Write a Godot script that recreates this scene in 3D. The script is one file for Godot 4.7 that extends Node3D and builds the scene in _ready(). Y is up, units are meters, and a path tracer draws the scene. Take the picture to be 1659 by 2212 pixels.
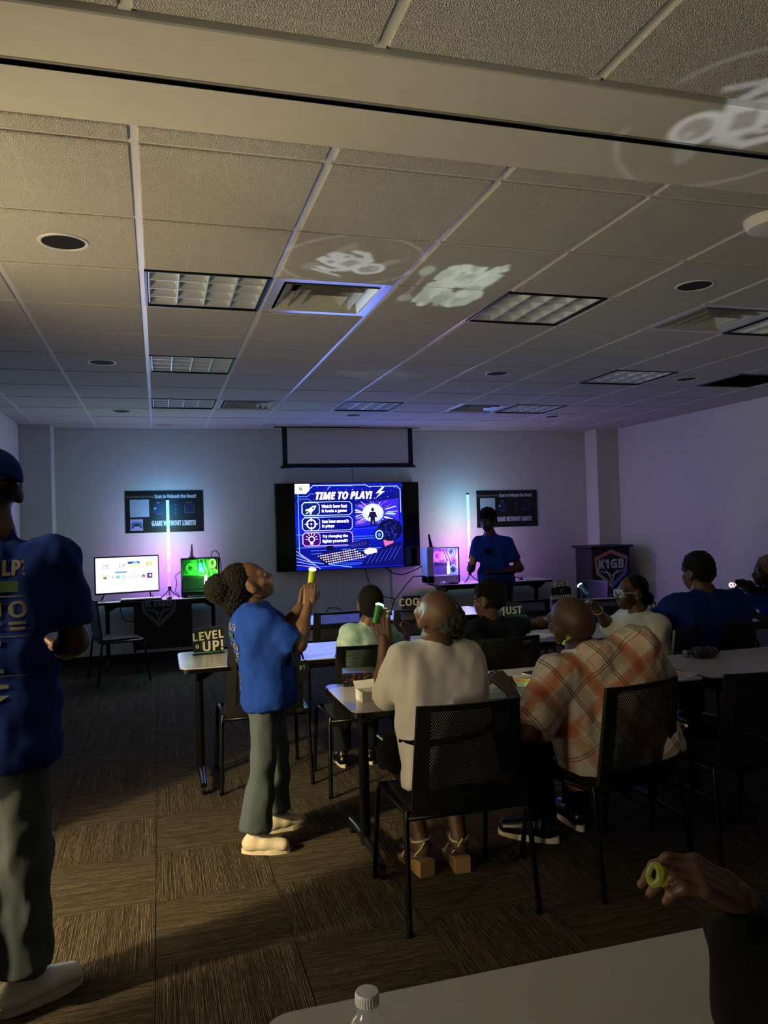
extends Node3D
# A dim meeting room with people playing with projector torches while a slide glows on the wall screen.

const H := 2.743       # ceiling height
const T := 0.6096      # ceiling tile pitch
const GX := -0.046     # one ceiling grid line along the room
const GZ := -2.487     # first grid line across the room beyond the partition track
const XL := -1.45      # left wall
const XR := 6.05       # right wall
const ZB := -9.6       # far wall
const ZR := 3.2        # wall behind the camera

var M := {}
var used := {}
var rng := RandomNumberGenerator.new()
var folds := FastNoiseLite.new()

func numbered(n: String) -> String:
	if not used.has(n):
		used[n] = 0
		return n
	used[n] += 1
	return "%s_%03d" % [n, used[n]]

func thing(called: String, label: String, category: String, at := Vector3.ZERO, turn := 0.0, group := "") -> Node3D:
	var o := Node3D.new()
	o.name = numbered(called)
	add_child(o, true)
	o.position = at
	o.rotation.y = turn
	tag(o, label, category, group)
	return o

func tag(o: Node, label: String, category: String, group := "") -> void:
	o.set_meta("label", label)
	o.set_meta("category", category)
	if group != "":
		o.set_meta("group", group)

func part(called: String, mesh: Mesh, mat: Material, parent: Node, at := Vector3.ZERO, turn := Vector3.ZERO) -> MeshInstance3D:
	var o := MeshInstance3D.new()
	o.name = called
	o.mesh = mesh
	o.material_override = mat
	o.cast_shadow = GeometryInstance3D.SHADOW_CASTING_SETTING_ON
	parent.add_child(o, true)
	o.position = at
	o.rotation = turn
	return o

func single(called: String, mesh: Mesh, mat: Material, label: String, category: String, at := Vector3.ZERO, turn := 0.0, group := "") -> MeshInstance3D:
	var o := part(numbered(called), mesh, mat, self, at, Vector3(0, turn, 0))
	tag(o, label, category, group)
	return o

func shell(called: String, mesh: Mesh, mat: Material, at := Vector3.ZERO) -> MeshInstance3D:
	var o := part(numbered(called), mesh, mat, self, at)
	o.set_meta("kind", "structure")
	return o

func copy_of(o: Node3D, at: Vector3, turn := 0.0, label := "") -> Node3D:
	var c: Node3D = o.duplicate()
	c.name = numbered(String(o.name).rstrip("0123456789").trim_suffix("_") if String(o.name).right(4).begins_with("_") else String(o.name))
	add_child(c, true)
	c.position = at
	c.rotation = Vector3(0, turn, 0)
	if label != "":
		c.set_meta("label", label)
	return c

func mat(key: String, col: Color, rough := 0.6, metal := 0.0, spec := 0.5) -> StandardMaterial3D:
	var m := StandardMaterial3D.new()
	m.resource_name = key
	m.albedo_color = col
	m.roughness = rough
	m.metallic = metal
	m.metallic_specular = spec
	M[key] = m
	return m

func glow(key: String, col: Color, energy: float, base := Color(0.05, 0.05, 0.05)) -> StandardMaterial3D:
	var m := mat(key, base, 0.4)
	m.emission_enabled = true
	m.emission = col
	m.emission_energy_multiplier = energy
	return m

func cloth(key: String, col: Color, sheen := 0.25) -> StandardMaterial3D:
	var m := mat(key, col, 0.9, 0.0, 0.25)
	m.rim_enabled = true
	m.rim = sheen
	m.rim_tint = 0.7
	m.uv1_triplanar = true
	m.uv1_scale = Vector3.ONE * 14.0
	m.heightmap_enabled = true
	m.heightmap_texture = M.weave
	m.heightmap_scale = 0.06
	return m

func noise_tex(kind: int, freq: float, size := 512, oct := 3, sd := 1, ramp: Gradient = null) -> NoiseTexture2D:
	var n := FastNoiseLite.new()
	n.noise_type = kind
	n.frequency = freq
	n.fractal_octaves = oct
	n.seed = sd
	var t := NoiseTexture2D.new()
	t.width = size
	t.height = size
	t.seamless = true
	t.noise = n
	if ramp:
		t.color_ramp = ramp
	return t

func two(a: Color, b: Color) -> Gradient:
	var g := Gradient.new()
	g.set_color(0, a)
	g.set_color(1, b)
	return g

func omni(col: Color, e: float, at: Vector3, size := 0.03, parent: Node = self) -> OmniLight3D:
	var l := OmniLight3D.new()
	l.name = "lamp_glow"
	l.light_color = col
	l.light_energy = e
	l.light_size = size
	l.omni_range = 14.0
	l.omni_attenuation = 2.0
	l.shadow_enabled = true
	parent.add_child(l, true)
	l.position = at
	return l

func area(col: Color, e: float, at: Vector3, toward: Vector3, w: float, h: float, parent: Node = self, up := Vector3.UP) -> AreaLight3D:
	var l := AreaLight3D.new()
	l.name = "lamp_glow"
	l.light_color = col
	l.light_energy = e
	l.area_size = Vector2(w, h)
	l.area_normalize_energy = true
	l.area_range = 16.0
	l.area_attenuation = 2.0
	l.shadow_enabled = true
	parent.add_child(l, true)
	l.transform = Transform3D(Basis.looking_at(toward, up), at)
	return l

# ---- mesh builder: triangles with their own normals, wound so that the front faces the normal
class MB:
	var v := PackedVector3Array()
	var n := PackedVector3Array()
	var u := PackedVector2Array()
	var x := Transform3D()

	func tri(a: Vector3, b: Vector3, c: Vector3, na: Vector3, nb: Vector3, nc: Vector3, ua := Vector2.ZERO, ub := Vector2.ZERO, uc := Vector2.ZERO) -> void:
		var f := (a - c).cross(a - b)
		if f.length_squared() < 1e-18:
			return
		if f.dot(na + nb + nc) >= 0.0:
			v.append(x * a); v.append(x * b); v.append(x * c)
			n.append(x.basis * na); n.append(x.basis * nb); n.append(x.basis * nc)
			u.append(ua); u.append(ub); u.append(uc)
		else:
			v.append(x * a); v.append(x * c); v.append(x * b)
			n.append(x.basis * na); n.append(x.basis * nc); n.append(x.basis * nb)
			u.append(ua); u.append(uc); u.append(ub)

	func quad(a: Vector3, b: Vector3, c: Vector3, d: Vector3, hint: Vector3) -> MB:
		var f := (b - a).cross(c - a).normalized()
		if f.length_squared() < 0.5:
			f = (c - a).cross(d - a).normalized()
		if f.dot(hint) < 0.0:
			f = -f
		tri(a, b, c, f, f, f, Vector2(0, 0), Vector2(1, 0), Vector2(1, 1))
		tri(a, c, d, f, f, f, Vector2(0, 0), Vector2(1, 1), Vector2(0, 1))
		return self

	func box(c: Vector3, s: Vector3, bev := 0.004, basis := Basis()) -> MB:
		var keep := x
		x = x * Transform3D(basis, c)
		var h := s * 0.5
		var b := minf(bev, minf(h.x, minf(h.y, h.z)) * 0.9)
		var P := func(ax: int, sg: Vector3) -> Vector3:
			var p := h - Vector3(b, b, b)
			p[ax] = h[ax]
			return p * sg
		for ax in 3:
			var o1 := (ax + 1) % 3
			var o2 := (ax + 2) % 3
			for s0 in [-1.0, 1.0]:
				var q := []
				for k in [[-1, -1], [1, -1], [1, 1], [-1, 1]]:
					var sg := Vector3.ONE
					sg[ax] = s0
					sg[o1] = k[0]
					sg[o2] = k[1]
					q.append(P.call(ax, sg))
				var hint := Vector3.ZERO
				hint[ax] = s0
				quad(q[0], q[1], q[2], q[3], hint)
				if b > 0.0:
					for s1 in [-1.0, 1.0]:
						var e1 := Vector3.ONE
						e1[ax] = s0
						e1[o1] = s1
						e1[o2] = -1.0
						var e2 := e1
						e2[o2] = 1.0
						var hh := Vector3.ZERO
						hh[ax] = s0
						hh[o1] = s1
						quad(P.call(ax, e1), P.call(ax, e2), P.call(o1, e2), P.call(o1, e1), hh)
		if b > 0.0:
			for i in 8:
				var sg := Vector3(1 if i & 1 else -1, 1 if i & 2 else -1, 1 if i & 4 else -1)
				var f := sg.normalized()
				tri(P.call(0, sg), P.call(1, sg), P.call(2, sg), f, f, f)
		x = keep
		return self

	func tube(pts: Array, r, sides := 8, caps := true) -> MB:
		var m := pts.size()
		var up := Vector3.UP
		var rings := []
		var norms := []
		var ref := Vector3.ZERO
		for i in m:
			var a: Vector3 = pts[maxi(i - 1, 0)]
			var b: Vector3 = pts[mini(i + 1, m - 1)]
			var d := (b - a).normalized()
			if i == 0:
				ref = d.cross(Vector3.RIGHT if absf(d.x) < 0.8 else Vector3.UP).normalized()
			else:
				ref = (ref - d * ref.dot(d)).normalized()
			var s := d.cross(ref)
			var rr: float = r[i] if r is Array else r
			var ring := []
			var nr := []
			for k in sides:
				var an := TAU * k / sides
				var e := ref * cos(an) + s * sin(an)
				ring.append(pts[i] + e * rr)
				nr.append(e)
			rings.append(ring)
			norms.append(nr)
		for i in m - 1:
			for k in sides:
				var j := (k + 1) % sides
				var u0 := float(k) / sides
				var u1 := float(k + 1) / sides
				var w0 := float(i) / (m - 1)
				var w1 := float(i + 1) / (m - 1)
				tri(rings[i][k], rings[i][j], rings[i + 1][j], norms[i][k], norms[i][j], norms[i + 1][j], Vector2(u0, w0), Vector2(u1, w0), Vector2(u1, w1))
				tri(rings[i][k], rings[i + 1][j], rings[i + 1][k], norms[i][k], norms[i + 1][j], norms[i + 1][k], Vector2(u0, w0), Vector2(u1, w1), Vector2(u0, w1))
		if caps:
			for e in [0, m - 1]:
				var d: Vector3 = (pts[0] - pts[1]).normalized() if e == 0 else (pts[m - 1] - pts[m - 2]).normalized()
				for k in sides:
					tri(pts[e], rings[e][k], rings[e][(k + 1) % sides], d, d, d)
		return self

	# profile: Vector2(radius, height) from one end to the other
	func lathe(prof: Array, segs := 20, at := Vector3.ZERO, basis := Basis()) -> MB:
		var keep := x
		x = x * Transform3D(basis, at)
		for i in prof.size() - 1:
			var a: Vector2 = prof[i]
			var b: Vector2 = prof[i + 1]
			var t := (b - a).normalized()
			var nn := Vector2(t.y, -t.x)
			var na := nn
			var nb := nn
			if i > 0:
				var tp: Vector2 = (a - prof[i - 1]).normalized()
				if tp.dot(t) > 0.75:
					na = (nn + Vector2(tp.y, -tp.x)).normalized()
			if i < prof.size() - 2:
				var tn: Vector2 = (prof[i + 2] - b).normalized()
				if tn.dot(t) > 0.75:
					nb = (nn + Vector2(tn.y, -tn.x)).normalized()
			for k in segs:
				var c0 := cos(TAU * k / segs)
				var s0 := sin(TAU * k / segs)
				var c1 := cos(TAU * (k + 1) / segs)
				var s1 := sin(TAU * (k + 1) / segs)
				var A := Vector3(a.x * c0, a.y, a.x * s0)
				var B := Vector3(a.x * c1, a.y, a.x * s1)
				var C := Vector3(b.x * c1, b.y, b.x * s1)
				var D := Vector3(b.x * c0, b.y, b.x * s0)
				var nA := Vector3(na.x * c0, na.y, na.x * s0)
				var nB := Vector3(na.x * c1, na.y, na.x * s1)
				var nC := Vector3(nb.x * c1, nb.y, nb.x * s1)
				var nD := Vector3(nb.x * c0, nb.y, nb.x * s0)
				var q0 := float(k) / segs
				var q1 := float(k + 1) / segs
				var w0 := float(i) / (prof.size() - 1)
				var w1 := float(i + 1) / (prof.size() - 1)
				tri(A, B, C, nA, nB, nC, Vector2(q0, w0), Vector2(q1, w0), Vector2(q1, w1))
				tri(A, C, D, nA, nC, nD, Vector2(q0, w0), Vector2(q1, w1), Vector2(q0, w1))
		x = keep
		return self

	# polygon in the xy plane, thickness along z, centred
	func prism(poly: PackedVector2Array, depth: float, xf := Transform3D()) -> MB:
		var keep := x
		x = x * xf
		var lo := poly[0]
		var hi := poly[0]
		for p in poly:
			lo = lo.min(p)
			hi = hi.max(p)
		var sz := (hi - lo).max(Vector2(1e-6, 1e-6))
		var ix := Geometry2D.triangulate_polygon(poly)
		for s in [-1.0, 1.0]:
			var f := Vector3(0, 0, s)
			for i in range(0, ix.size(), 3):
				var p := []
				var q := []
				for k in 3:
					var w := poly[ix[i + k]]
					p.append(Vector3(w.x, w.y, s * depth * 0.5))
					q.append(Vector2((w.x - lo.x) / sz.x, (hi.y - w.y) / sz.y))
				tri(p[0], p[1], p[2], f, f, f, q[0], q[1], q[2])
		var cw := Geometry2D.is_polygon_clockwise(poly)
		for i in poly.size():
			var a := poly[i]
			var b := poly[(i + 1) % poly.size()]
			var e := (b - a).normalized()
			var o := Vector3(e.y, -e.x, 0) if not cw else Vector3(-e.y, e.x, 0)
			quad(Vector3(a.x, a.y, -depth / 2), Vector3(b.x, b.y, -depth / 2), Vector3(b.x, b.y, depth / 2), Vector3(a.x, a.y, depth / 2), o)
		x = keep
		return self

	# rows of points; smooth
	func sheet(rows: Array, flip := false) -> MB:
		var R := rows.size()
		var Cn: int = rows[0].size()
		var nn := []
		for i in R:
			var line := []
			for j in Cn:
				var du: Vector3 = rows[i][mini(j + 1, Cn - 1)] - rows[i][maxi(j - 1, 0)]
				var dv: Vector3 = rows[mini(i + 1, R - 1)][j] - rows[maxi(i - 1, 0)][j]
				var f := du.cross(dv).normalized()
				line.append(-f if flip else f)
			nn.append(line)
		for i in R - 1:
			for j in Cn - 1:
				var q := [Vector2(float(j) / (Cn - 1), float(i) / (R - 1)), Vector2(float(j + 1) / (Cn - 1), float(i) / (R - 1)), Vector2(float(j + 1) / (Cn - 1), float(i + 1) / (R - 1)), Vector2(float(j) / (Cn - 1), float(i + 1) / (R - 1))]
				tri(rows[i][j], rows[i][j + 1], rows[i + 1][j + 1], nn[i][j], nn[i][j + 1], nn[i + 1][j + 1], q[0], q[1], q[2])
				tri(rows[i][j], rows[i + 1][j + 1], rows[i + 1][j], nn[i][j], nn[i + 1][j + 1], nn[i + 1][j], q[0], q[2], q[3])
		return self

	func mesh() -> ArrayMesh:
		var a := []
		a.resize(Mesh.ARRAY_MAX)
		a[Mesh.ARRAY_VERTEX] = v
		a[Mesh.ARRAY_NORMAL] = n
		a[Mesh.ARRAY_TEX_UV] = u
		var m := ArrayMesh.new()
		m.add_surface_from_arrays(Mesh.PRIMITIVE_TRIANGLES, a)
		return m

func bx(c: Vector3, s: Vector3, bev := 0.004) -> ArrayMesh:
	return MB.new().box(c, s, bev).mesh()

func rounded(w: float, d: float, r: float, seg := 5) -> PackedVector2Array:
	var p := PackedVector2Array()
	for k in 4:
		var cx := (w / 2 - r) * (1 if k == 0 or k == 3 else -1)
		var cy := (d / 2 - r) * (1 if k < 2 else -1)
		for i in seg + 1:
			var a := PI / 2 * (k + float(i) / seg)
			p.append(Vector2(cx + r * cos(a), cy + r * sin(a)))
	return p

func flat_xz(at := Vector3.ZERO) -> Transform3D:   # lays an xy polygon flat: y of the polygon becomes -z
	return Transform3D(Basis(Vector3.RIGHT, -PI / 2), at)

# ---- smooth bodies: tapered bones joined with a smooth minimum and meshed as surface nets
class Field:
	var V := PackedVector3Array()
	var N := PackedVector3Array()
	var I := PackedInt32Array()

	# bones: [a, b, ra, rb] capsules or [centre, radii, basis] ellipsoids. cuts: [point, outward normal, reach]
	func add(bones: Array, cell: float, k: float, cuts := [], noise: FastNoiseLite = null, amp := 0.0, stretch := Vector3.ONE) -> Field:
		var lo := Vector3.ONE * 1e9
		var hi := -lo
		for b in bones:
			if b.size() == 4:
				var r: float = maxf(b[2], b[3])
				lo = lo.min(b[0] - Vector3.ONE * r).min(b[1] - Vector3.ONE * r)
				hi = hi.max(b[0] + Vector3.ONE * r).max(b[1] + Vector3.ONE * r)
			else:
				var r2: float = maxf(b[1].x, maxf(b[1].y, b[1].z))
				lo = lo.min(b[0] - Vector3.ONE * r2)
				hi = hi.max(b[0] + Vector3.ONE * r2)
		lo -= Vector3.ONE * (cell * 2.5 + k * 0.3)
		hi += Vector3.ONE * (cell * 2.5 + k * 0.3)
		var nx := int((hi.x - lo.x) / cell) + 2
		var ny := int((hi.y - lo.y) / cell) + 2
		var nz := int((hi.z - lo.z) / cell) + 2
		var f := PackedFloat32Array()
		f.resize(nx * ny * nz)
		f.fill(1.0)
		var ik := 0.25 / k
		for b in bones:
			var caps: bool = b.size() == 4
			var pad := cell * 2.2 + k
			var r: float = maxf(b[2], b[3]) if caps else maxf(b[1].x, maxf(b[1].y, b[1].z))
			var bl: Vector3 = (b[0].min(b[1]) if caps else b[0]) - Vector3.ONE * (r + pad)
			var bh: Vector3 = (b[0].max(b[1]) if caps else b[0]) + Vector3.ONE * (r + pad)
			var x0 := maxi(0, int((bl.x - lo.x) / cell))
			var x1 := mini(nx - 1, int((bh.x - lo.x) / cell) + 1)
			var y0 := maxi(0, int((bl.y - lo.y) / cell))
			var y1 := mini(ny - 1, int((bh.y - lo.y) / cell) + 1)
			var z0 := maxi(0, int((bl.z - lo.z) / cell))
			var z1 := mini(nz - 1, int((bh.z - lo.z) / cell) + 1)
			if caps:
				var A: Vector3 = b[0]
				var D: Vector3 = b[1] - A
				var inv := 1.0 / maxf(D.length_squared(), 1e-9)
				var dx := D.x
				var dy := D.y
				var dz := D.z
				var ra: float = b[2]
				var dr: float = b[3] - ra
				for z in range(z0, z1 + 1):
					var pz := lo.z + z * cell - A.z
					for y in range(y0, y1 + 1):
						var py := lo.y + y * cell - A.y
						var q := pz * dz + py * dy
						var at := (z * ny + y) * nx
						for xx in range(x0, x1 + 1):
							var px := lo.x + xx * cell - A.x
							var t := clampf((px * dx + q) * inv, 0.0, 1.0)
							var ex := px - dx * t
							var ey := py - dy * t
							var ez := pz - dz * t
							var d := sqrt(ex * ex + ey * ey + ez * ez) - ra - dr * t
							var o := f[at + xx]
							var g := k - absf(d - o)
							f[at + xx] = (d if d < o else o) - (g * g * ik if g > 0.0 else 0.0)
			else:
				var iv: Basis = b[2].inverse() if b[2] is Basis else Basis()
				var rr: Vector3 = b[1]
				var mr := minf(rr.x, minf(rr.y, rr.z))
				for z in range(z0, z1 + 1):
					for y in range(y0, y1 + 1):
						var at := (z * ny + y) * nx
						for xx in range(x0, x1 + 1):
							var p: Vector3 = iv * (Vector3(lo.x + xx * cell, lo.y + y * cell, lo.z + z * cell) - b[0])
							var e := p / rr
							var l := e.length()
							var l2 := (e / rr).length()
							var d := l * (l - 1.0) / l2 if l2 > 1e-6 else -mr
							var o := f[at + xx]
							var g := k - absf(d - o)
							f[at + xx] = (d if d < o else o) - (g * g * ik if g > 0.0 else 0.0)
		for c in cuts:
			var cr: float = c[2]
			for z in range(maxi(0, int((c[0].z - cr - lo.z) / cell)), mini(nz, int((c[0].z + cr - lo.z) / cell) + 1)):
				for y in range(maxi(0, int((c[0].y - cr - lo.y) / cell)), mini(ny, int((c[0].y + cr - lo.y) / cell) + 1)):
					for xx in range(maxi(0, int((c[0].x - cr - lo.x) / cell)), mini(nx, int((c[0].x + cr - lo.x) / cell) + 1)):
						var p: Vector3 = Vector3(lo.x + xx * cell, lo.y + y * cell, lo.z + z * cell) - c[0]
						if p.length_squared() < cr * cr:
							var at := (z * ny + y) * nx + xx
							f[at] = maxf(f[at], p.dot(c[1]))
		var id := PackedInt32Array()
		id.resize(nx * ny * nz)
		id.fill(-1)
		var far := cell * 1.9
		var nxy := nx * ny
		for z in nz - 1:
			for y in ny - 1:
				var at := (z * ny + y) * nx
				for xx in nx - 1:
					var i0 := at + xx
					var c0 := f[i0]
					if c0 > far or c0 < -far:
						continue
					var c1 := f[i0 + 1]
					var c2 := f[i0 + nx]
					var c3 := f[i0 + nx + 1]
					var c4 := f[i0 + nxy]
					var c5 := f[i0 + nxy + 1]
					var c6 := f[i0 + nxy + nx]
					var c7 := f[i0 + nxy + nx + 1]
					var lowest := minf(minf(minf(c0, c1), minf(c2, c3)), minf(minf(c4, c5), minf(c6, c7)))
					var most := maxf(maxf(maxf(c0, c1), maxf(c2, c3)), maxf(maxf(c4, c5), maxf(c6, c7)))
					if lowest >= 0.0 or most < 0.0:
						continue
					var s := Vector3.ZERO
					var m := 0
					if (c0 < 0.0) != (c1 < 0.0): s += Vector3(c0 / (c0 - c1), 0, 0); m += 1
					if (c2 < 0.0) != (c3 < 0.0): s += Vector3(c2 / (c2 - c3), 1, 0); m += 1
					if (c4 < 0.0) != (c5 < 0.0): s += Vector3(c4 / (c4 - c5), 0, 1); m += 1
					if (c6 < 0.0) != (c7 < 0.0): s += Vector3(c6 / (c6 - c7), 1, 1); m += 1
					if (c0 < 0.0) != (c2 < 0.0): s += Vector3(0, c0 / (c0 - c2), 0); m += 1
					if (c1 < 0.0) != (c3 < 0.0): s += Vector3(1, c1 / (c1 - c3), 0); m += 1
					if (c4 < 0.0) != (c6 < 0.0): s += Vector3(0, c4 / (c4 - c6), 1); m += 1
					if (c5 < 0.0) != (c7 < 0.0): s += Vector3(1, c5 / (c5 - c7), 1); m += 1
					if (c0 < 0.0) != (c4 < 0.0): s += Vector3(0, 0, c0 / (c0 - c4)); m += 1
					if (c1 < 0.0) != (c5 < 0.0): s += Vector3(1, 0, c1 / (c1 - c5)); m += 1
					if (c2 < 0.0) != (c6 < 0.0): s += Vector3(0, 1, c2 / (c2 - c6)); m += 1
					if (c3 < 0.0) != (c7 < 0.0): s += Vector3(1, 1, c3 / (c3 - c7)); m += 1
					if m == 0:
						continue
					var p := lo + (Vector3(xx, y, z) + s / m) * cell
					var g := Vector3(c1 + c3 + c5 + c7 - c0 - c2 - c4 - c6, c2 + c3 + c6 + c7 - c0 - c1 - c4 - c5, c4 + c5 + c6 + c7 - c0 - c1 - c2 - c3).normalized()
					if noise:
						p += g * noise.get_noise_3dv(p * stretch) * amp
					id[i0] = V.size()
					V.append(p)
					N.append(g)
		var from := I.size()
		for z in range(1, nz - 1):
			for y in range(1, ny - 1):
				var at := (z * ny + y) * nx
				for xx in range(1, nx - 1):
					var i0 := at + xx
					if id[i0] < 0:
						continue
					var c0 := f[i0] < 0.0
					if c0 != (f[i0 + 1] < 0.0):
						_quad(id[i0], id[i0 - nx], id[i0 - nx - nxy], id[i0 - nxy])
					if c0 != (f[i0 + nx] < 0.0):
						_quad(id[i0], id[i0 - 1], id[i0 - 1 - nxy], id[i0 - nxy])
					if c0 != (f[i0 + nxy] < 0.0):
						_quad(id[i0], id[i0 - 1], id[i0 - 1 - nx], id[i0 - nx])
		if noise and amp > 0.0:
			_normals(from)
		return self

	func _quad(a: int, b: int, c: int, d: int) -> void:
		if a < 0 or b < 0 or c < 0 or d < 0:
			return
		_t(a, b, c)
		_t(a, c, d)

	func _t(a: int, b: int, c: int) -> void:
		var fn := (V[a] - V[c]).cross(V[a] - V[b])
		I.append(a)
		if fn.dot(N[a] + N[b] + N[c]) >= 0.0:
			I.append(b); I.append(c)
		else:
			I.append(c); I.append(b)

	func _normals(from: int) -> void:
		var acc := {}
		for i in range(from, I.size(), 3):
			var fn := (V[I[i]] - V[I[i + 2]]).cross(V[I[i]] - V[I[i + 1]])
			for j in 3:
				acc[I[i + j]] = acc.get(I[i + j], Vector3.ZERO) + fn
		for i in acc:
			N[i] = acc[i].normalized()

	func mesh() -> ArrayMesh:
		var a := []
		a.resize(Mesh.ARRAY_MAX)
		a[Mesh.ARRAY_VERTEX] = V
		a[Mesh.ARRAY_NORMAL] = N
		a[Mesh.ARRAY_INDEX] = I
		var m := ArrayMesh.new()
		m.add_surface_from_arrays(Mesh.PRIMITIVE_TRIANGLES, a)
		return m

# ---- flat print: polygons and lettering drawn into an Image
class Pic:
	var im: Image
	var w: int
	var h: int
	static var faces := {}
	var raw := false     # paint alpha as it is instead of blending

	func _init(ww: int, hh: int, bg: Color) -> void:
		w = ww
		h = hh
		im = Image.create(w, h, false, Image.FORMAT_RGBA8)
		im.fill(bg)

	func span(x0: float, x1: float, y: int, c: Color) -> void:
		var a := maxi(0, roundi(x0))
		var b := mini(w, roundi(x1))
		if b <= a or y < 0 or y >= h:
			return
		if raw or c.a >= 1.0:
			im.fill_rect(Rect2i(a, y, b - a, 1), c)
		else:
			for i in range(a, b):
				im.set_pixel(i, y, im.get_pixel(i, y).lerp(Color(c, 1), c.a))

	func poly(p: PackedVector2Array, c: Color) -> Pic:
		var y0 := 1e9
		var y1 := -1e9
		for q in p:
			y0 = minf(y0, q.y)
			y1 = maxf(y1, q.y)
		for y in range(maxi(0, floori(y0)), mini(h, ceili(y1) + 1)):
			var yc := y + 0.5
			var xs := []
			for i in p.size():
				var a := p[i]
				var b := p[(i + 1) % p.size()]
				if (a.y <= yc) != (b.y <= yc):
					xs.append(a.x + (yc - a.y) / (b.y - a.y) * (b.x - a.x))
			xs.sort()
			for i in range(0, xs.size() - 1, 2):
				span(xs[i], xs[i + 1], y, c)
		return self

	func pts(a: Array, c: Color) -> Pic:
		var p := PackedVector2Array()
		for i in range(0, a.size(), 2):
			p.append(Vector2(a[i], a[i + 1]))
		return poly(p, c)

	func rect(x: float, y: float, ww: float, hh: float, c: Color) -> Pic:
		return pts([x, y, x + ww, y, x + ww, y + hh, x, y + hh], c)

	func disc(x: float, y: float, rx: float, ry: float, c: Color, turn := 0.0) -> Pic:
		var p := PackedVector2Array()
		for i in 28:
			p.append(Vector2(x, y) + Vector2(rx * cos(TAU * i / 28), ry * sin(TAU * i / 28)).rotated(turn))
		return poly(p, c)

	func line(a: Array, t: float, c: Color) -> Pic:
		for i in range(0, a.size() - 2, 2):
			var p := Vector2(a[i], a[i + 1])
			var q := Vector2(a[i + 2], a[i + 3])
			var e := (q - p).normalized() * t * 0.5
			var s := e.orthogonal()
			poly(PackedVector2Array([p - e + s, q + e + s, q + e - s, p - e - s]), c)
		return self

	func ring(x: float, y: float, rx: float, ry: float, t: float, c: Color, turn := 0.0) -> Pic:
		var p := []
		for i in 33:
			var v := Vector2(x, y) + Vector2(rx * cos(TAU * i / 32), ry * sin(TAU * i / 32)).rotated(turn)
			p.append(v.x)
			p.append(v.y)
		return line(p, t, c)

	static func glyphs(s: String, serif := "Droid Sans") -> Array:
		var key := s + serif
		if not faces.has(key):
			var f := SystemFont.new()
			f.font_names = PackedStringArray([serif])
			f.font_weight = 700
			var t := TextMesh.new()
			t.font = f
			t.text = s
			t.font_size = 64
			t.pixel_size = 0.01
			t.depth = 0.02
			t.curve_step = 3.0
			var a := t.get_mesh_arrays()
			var vs: PackedVector3Array = a[Mesh.ARRAY_VERTEX]
			var ns: PackedVector3Array = a[Mesh.ARRAY_NORMAL]
			var ix = a[Mesh.ARRAY_INDEX]
			if ix == null or ix.size() == 0:
				ix = range(vs.size())
			var out := PackedVector2Array()
			for i in range(0, ix.size(), 3):
				if ns[ix[i]].z > 0.5:
					for k in 3:
						out.append(Vector2(vs[ix[i + k]].x, -vs[ix[i + k]].y))
			var lo := Vector2(1e9, 1e9)
			var hi := -lo
			for p in out:
				lo = lo.min(p)
				hi = hi.max(p)
			faces[key] = [out, lo, hi]
		return faces[key]

	# the words fill the given box; lean shears them like italics
	func text(s: String, x: float, y: float, ww: float, hh: float, c: Color, lean := 0.0, fat := 0.0, serif := "Droid Sans") -> Pic:
		var g := Pic.glyphs(s, serif)
		var p: PackedVector2Array = g[0]
		var lo: Vector2 = g[1]
		var sz: Vector2 = (g[2] - lo).max(Vector2(1e-6, 1e-6))
		var reps := [Vector2.ZERO]
		if fat > 0.0:
			reps = [Vector2(-fat, 0), Vector2(fat, 0), Vector2(0, -fat), Vector2(0, fat)]
		for i in range(0, p.size(), 3):
			for o in reps:
				var t := PackedVector2Array()
				for k in 3:
					var q := (p[i + k] - lo) / sz
					t.append(Vector2(x + q.x * ww + (1.0 - q.y) * lean * hh, y + q.y * hh) + o)
				poly(t, c)
		return self

	func tex() -> ImageTexture:
		return ImageTexture.create_from_image(im)

func print_mat(key: String, t: Texture2D, rough := 0.5, energy := 0.0) -> StandardMaterial3D:
	var m := mat(key, Color.WHITE, rough)
	m.texture_repeat = false
	if energy > 0.0:
		m.albedo_color = Color(0.02, 0.02, 0.02)
		m.emission_enabled = true
		m.emission = Color.WHITE
		m.emission_operator = BaseMaterial3D.EMISSION_OP_MULTIPLY
		m.emission_texture = t
		m.emission_energy_multiplier = energy
	else:
		m.albedo_texture = t
	return m

# a flat upright sheet of width w and height h facing +z, with its print the right way up
func sheet_mesh(w: float, h: float, thick := 0.002) -> ArrayMesh:
	return MB.new().prism(PackedVector2Array([Vector2(-w / 2, -h / 2), Vector2(w / 2, -h / 2), Vector2(w / 2, h / 2), Vector2(-w / 2, h / 2)]), thick).mesh()

func letters(s: String, hgt: float, depth: float, serif := "Droid Sans") -> Mesh:
	var f := SystemFont.new()
	f.font_names = PackedStringArray([serif])
	f.font_weight = 700
	var t := TextMesh.new()
	t.font = f
	t.text = s
	t.font_size = 48
	t.pixel_size = hgt / 36.0
	t.depth = depth
	t.curve_step = 2.0
	return t

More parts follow.
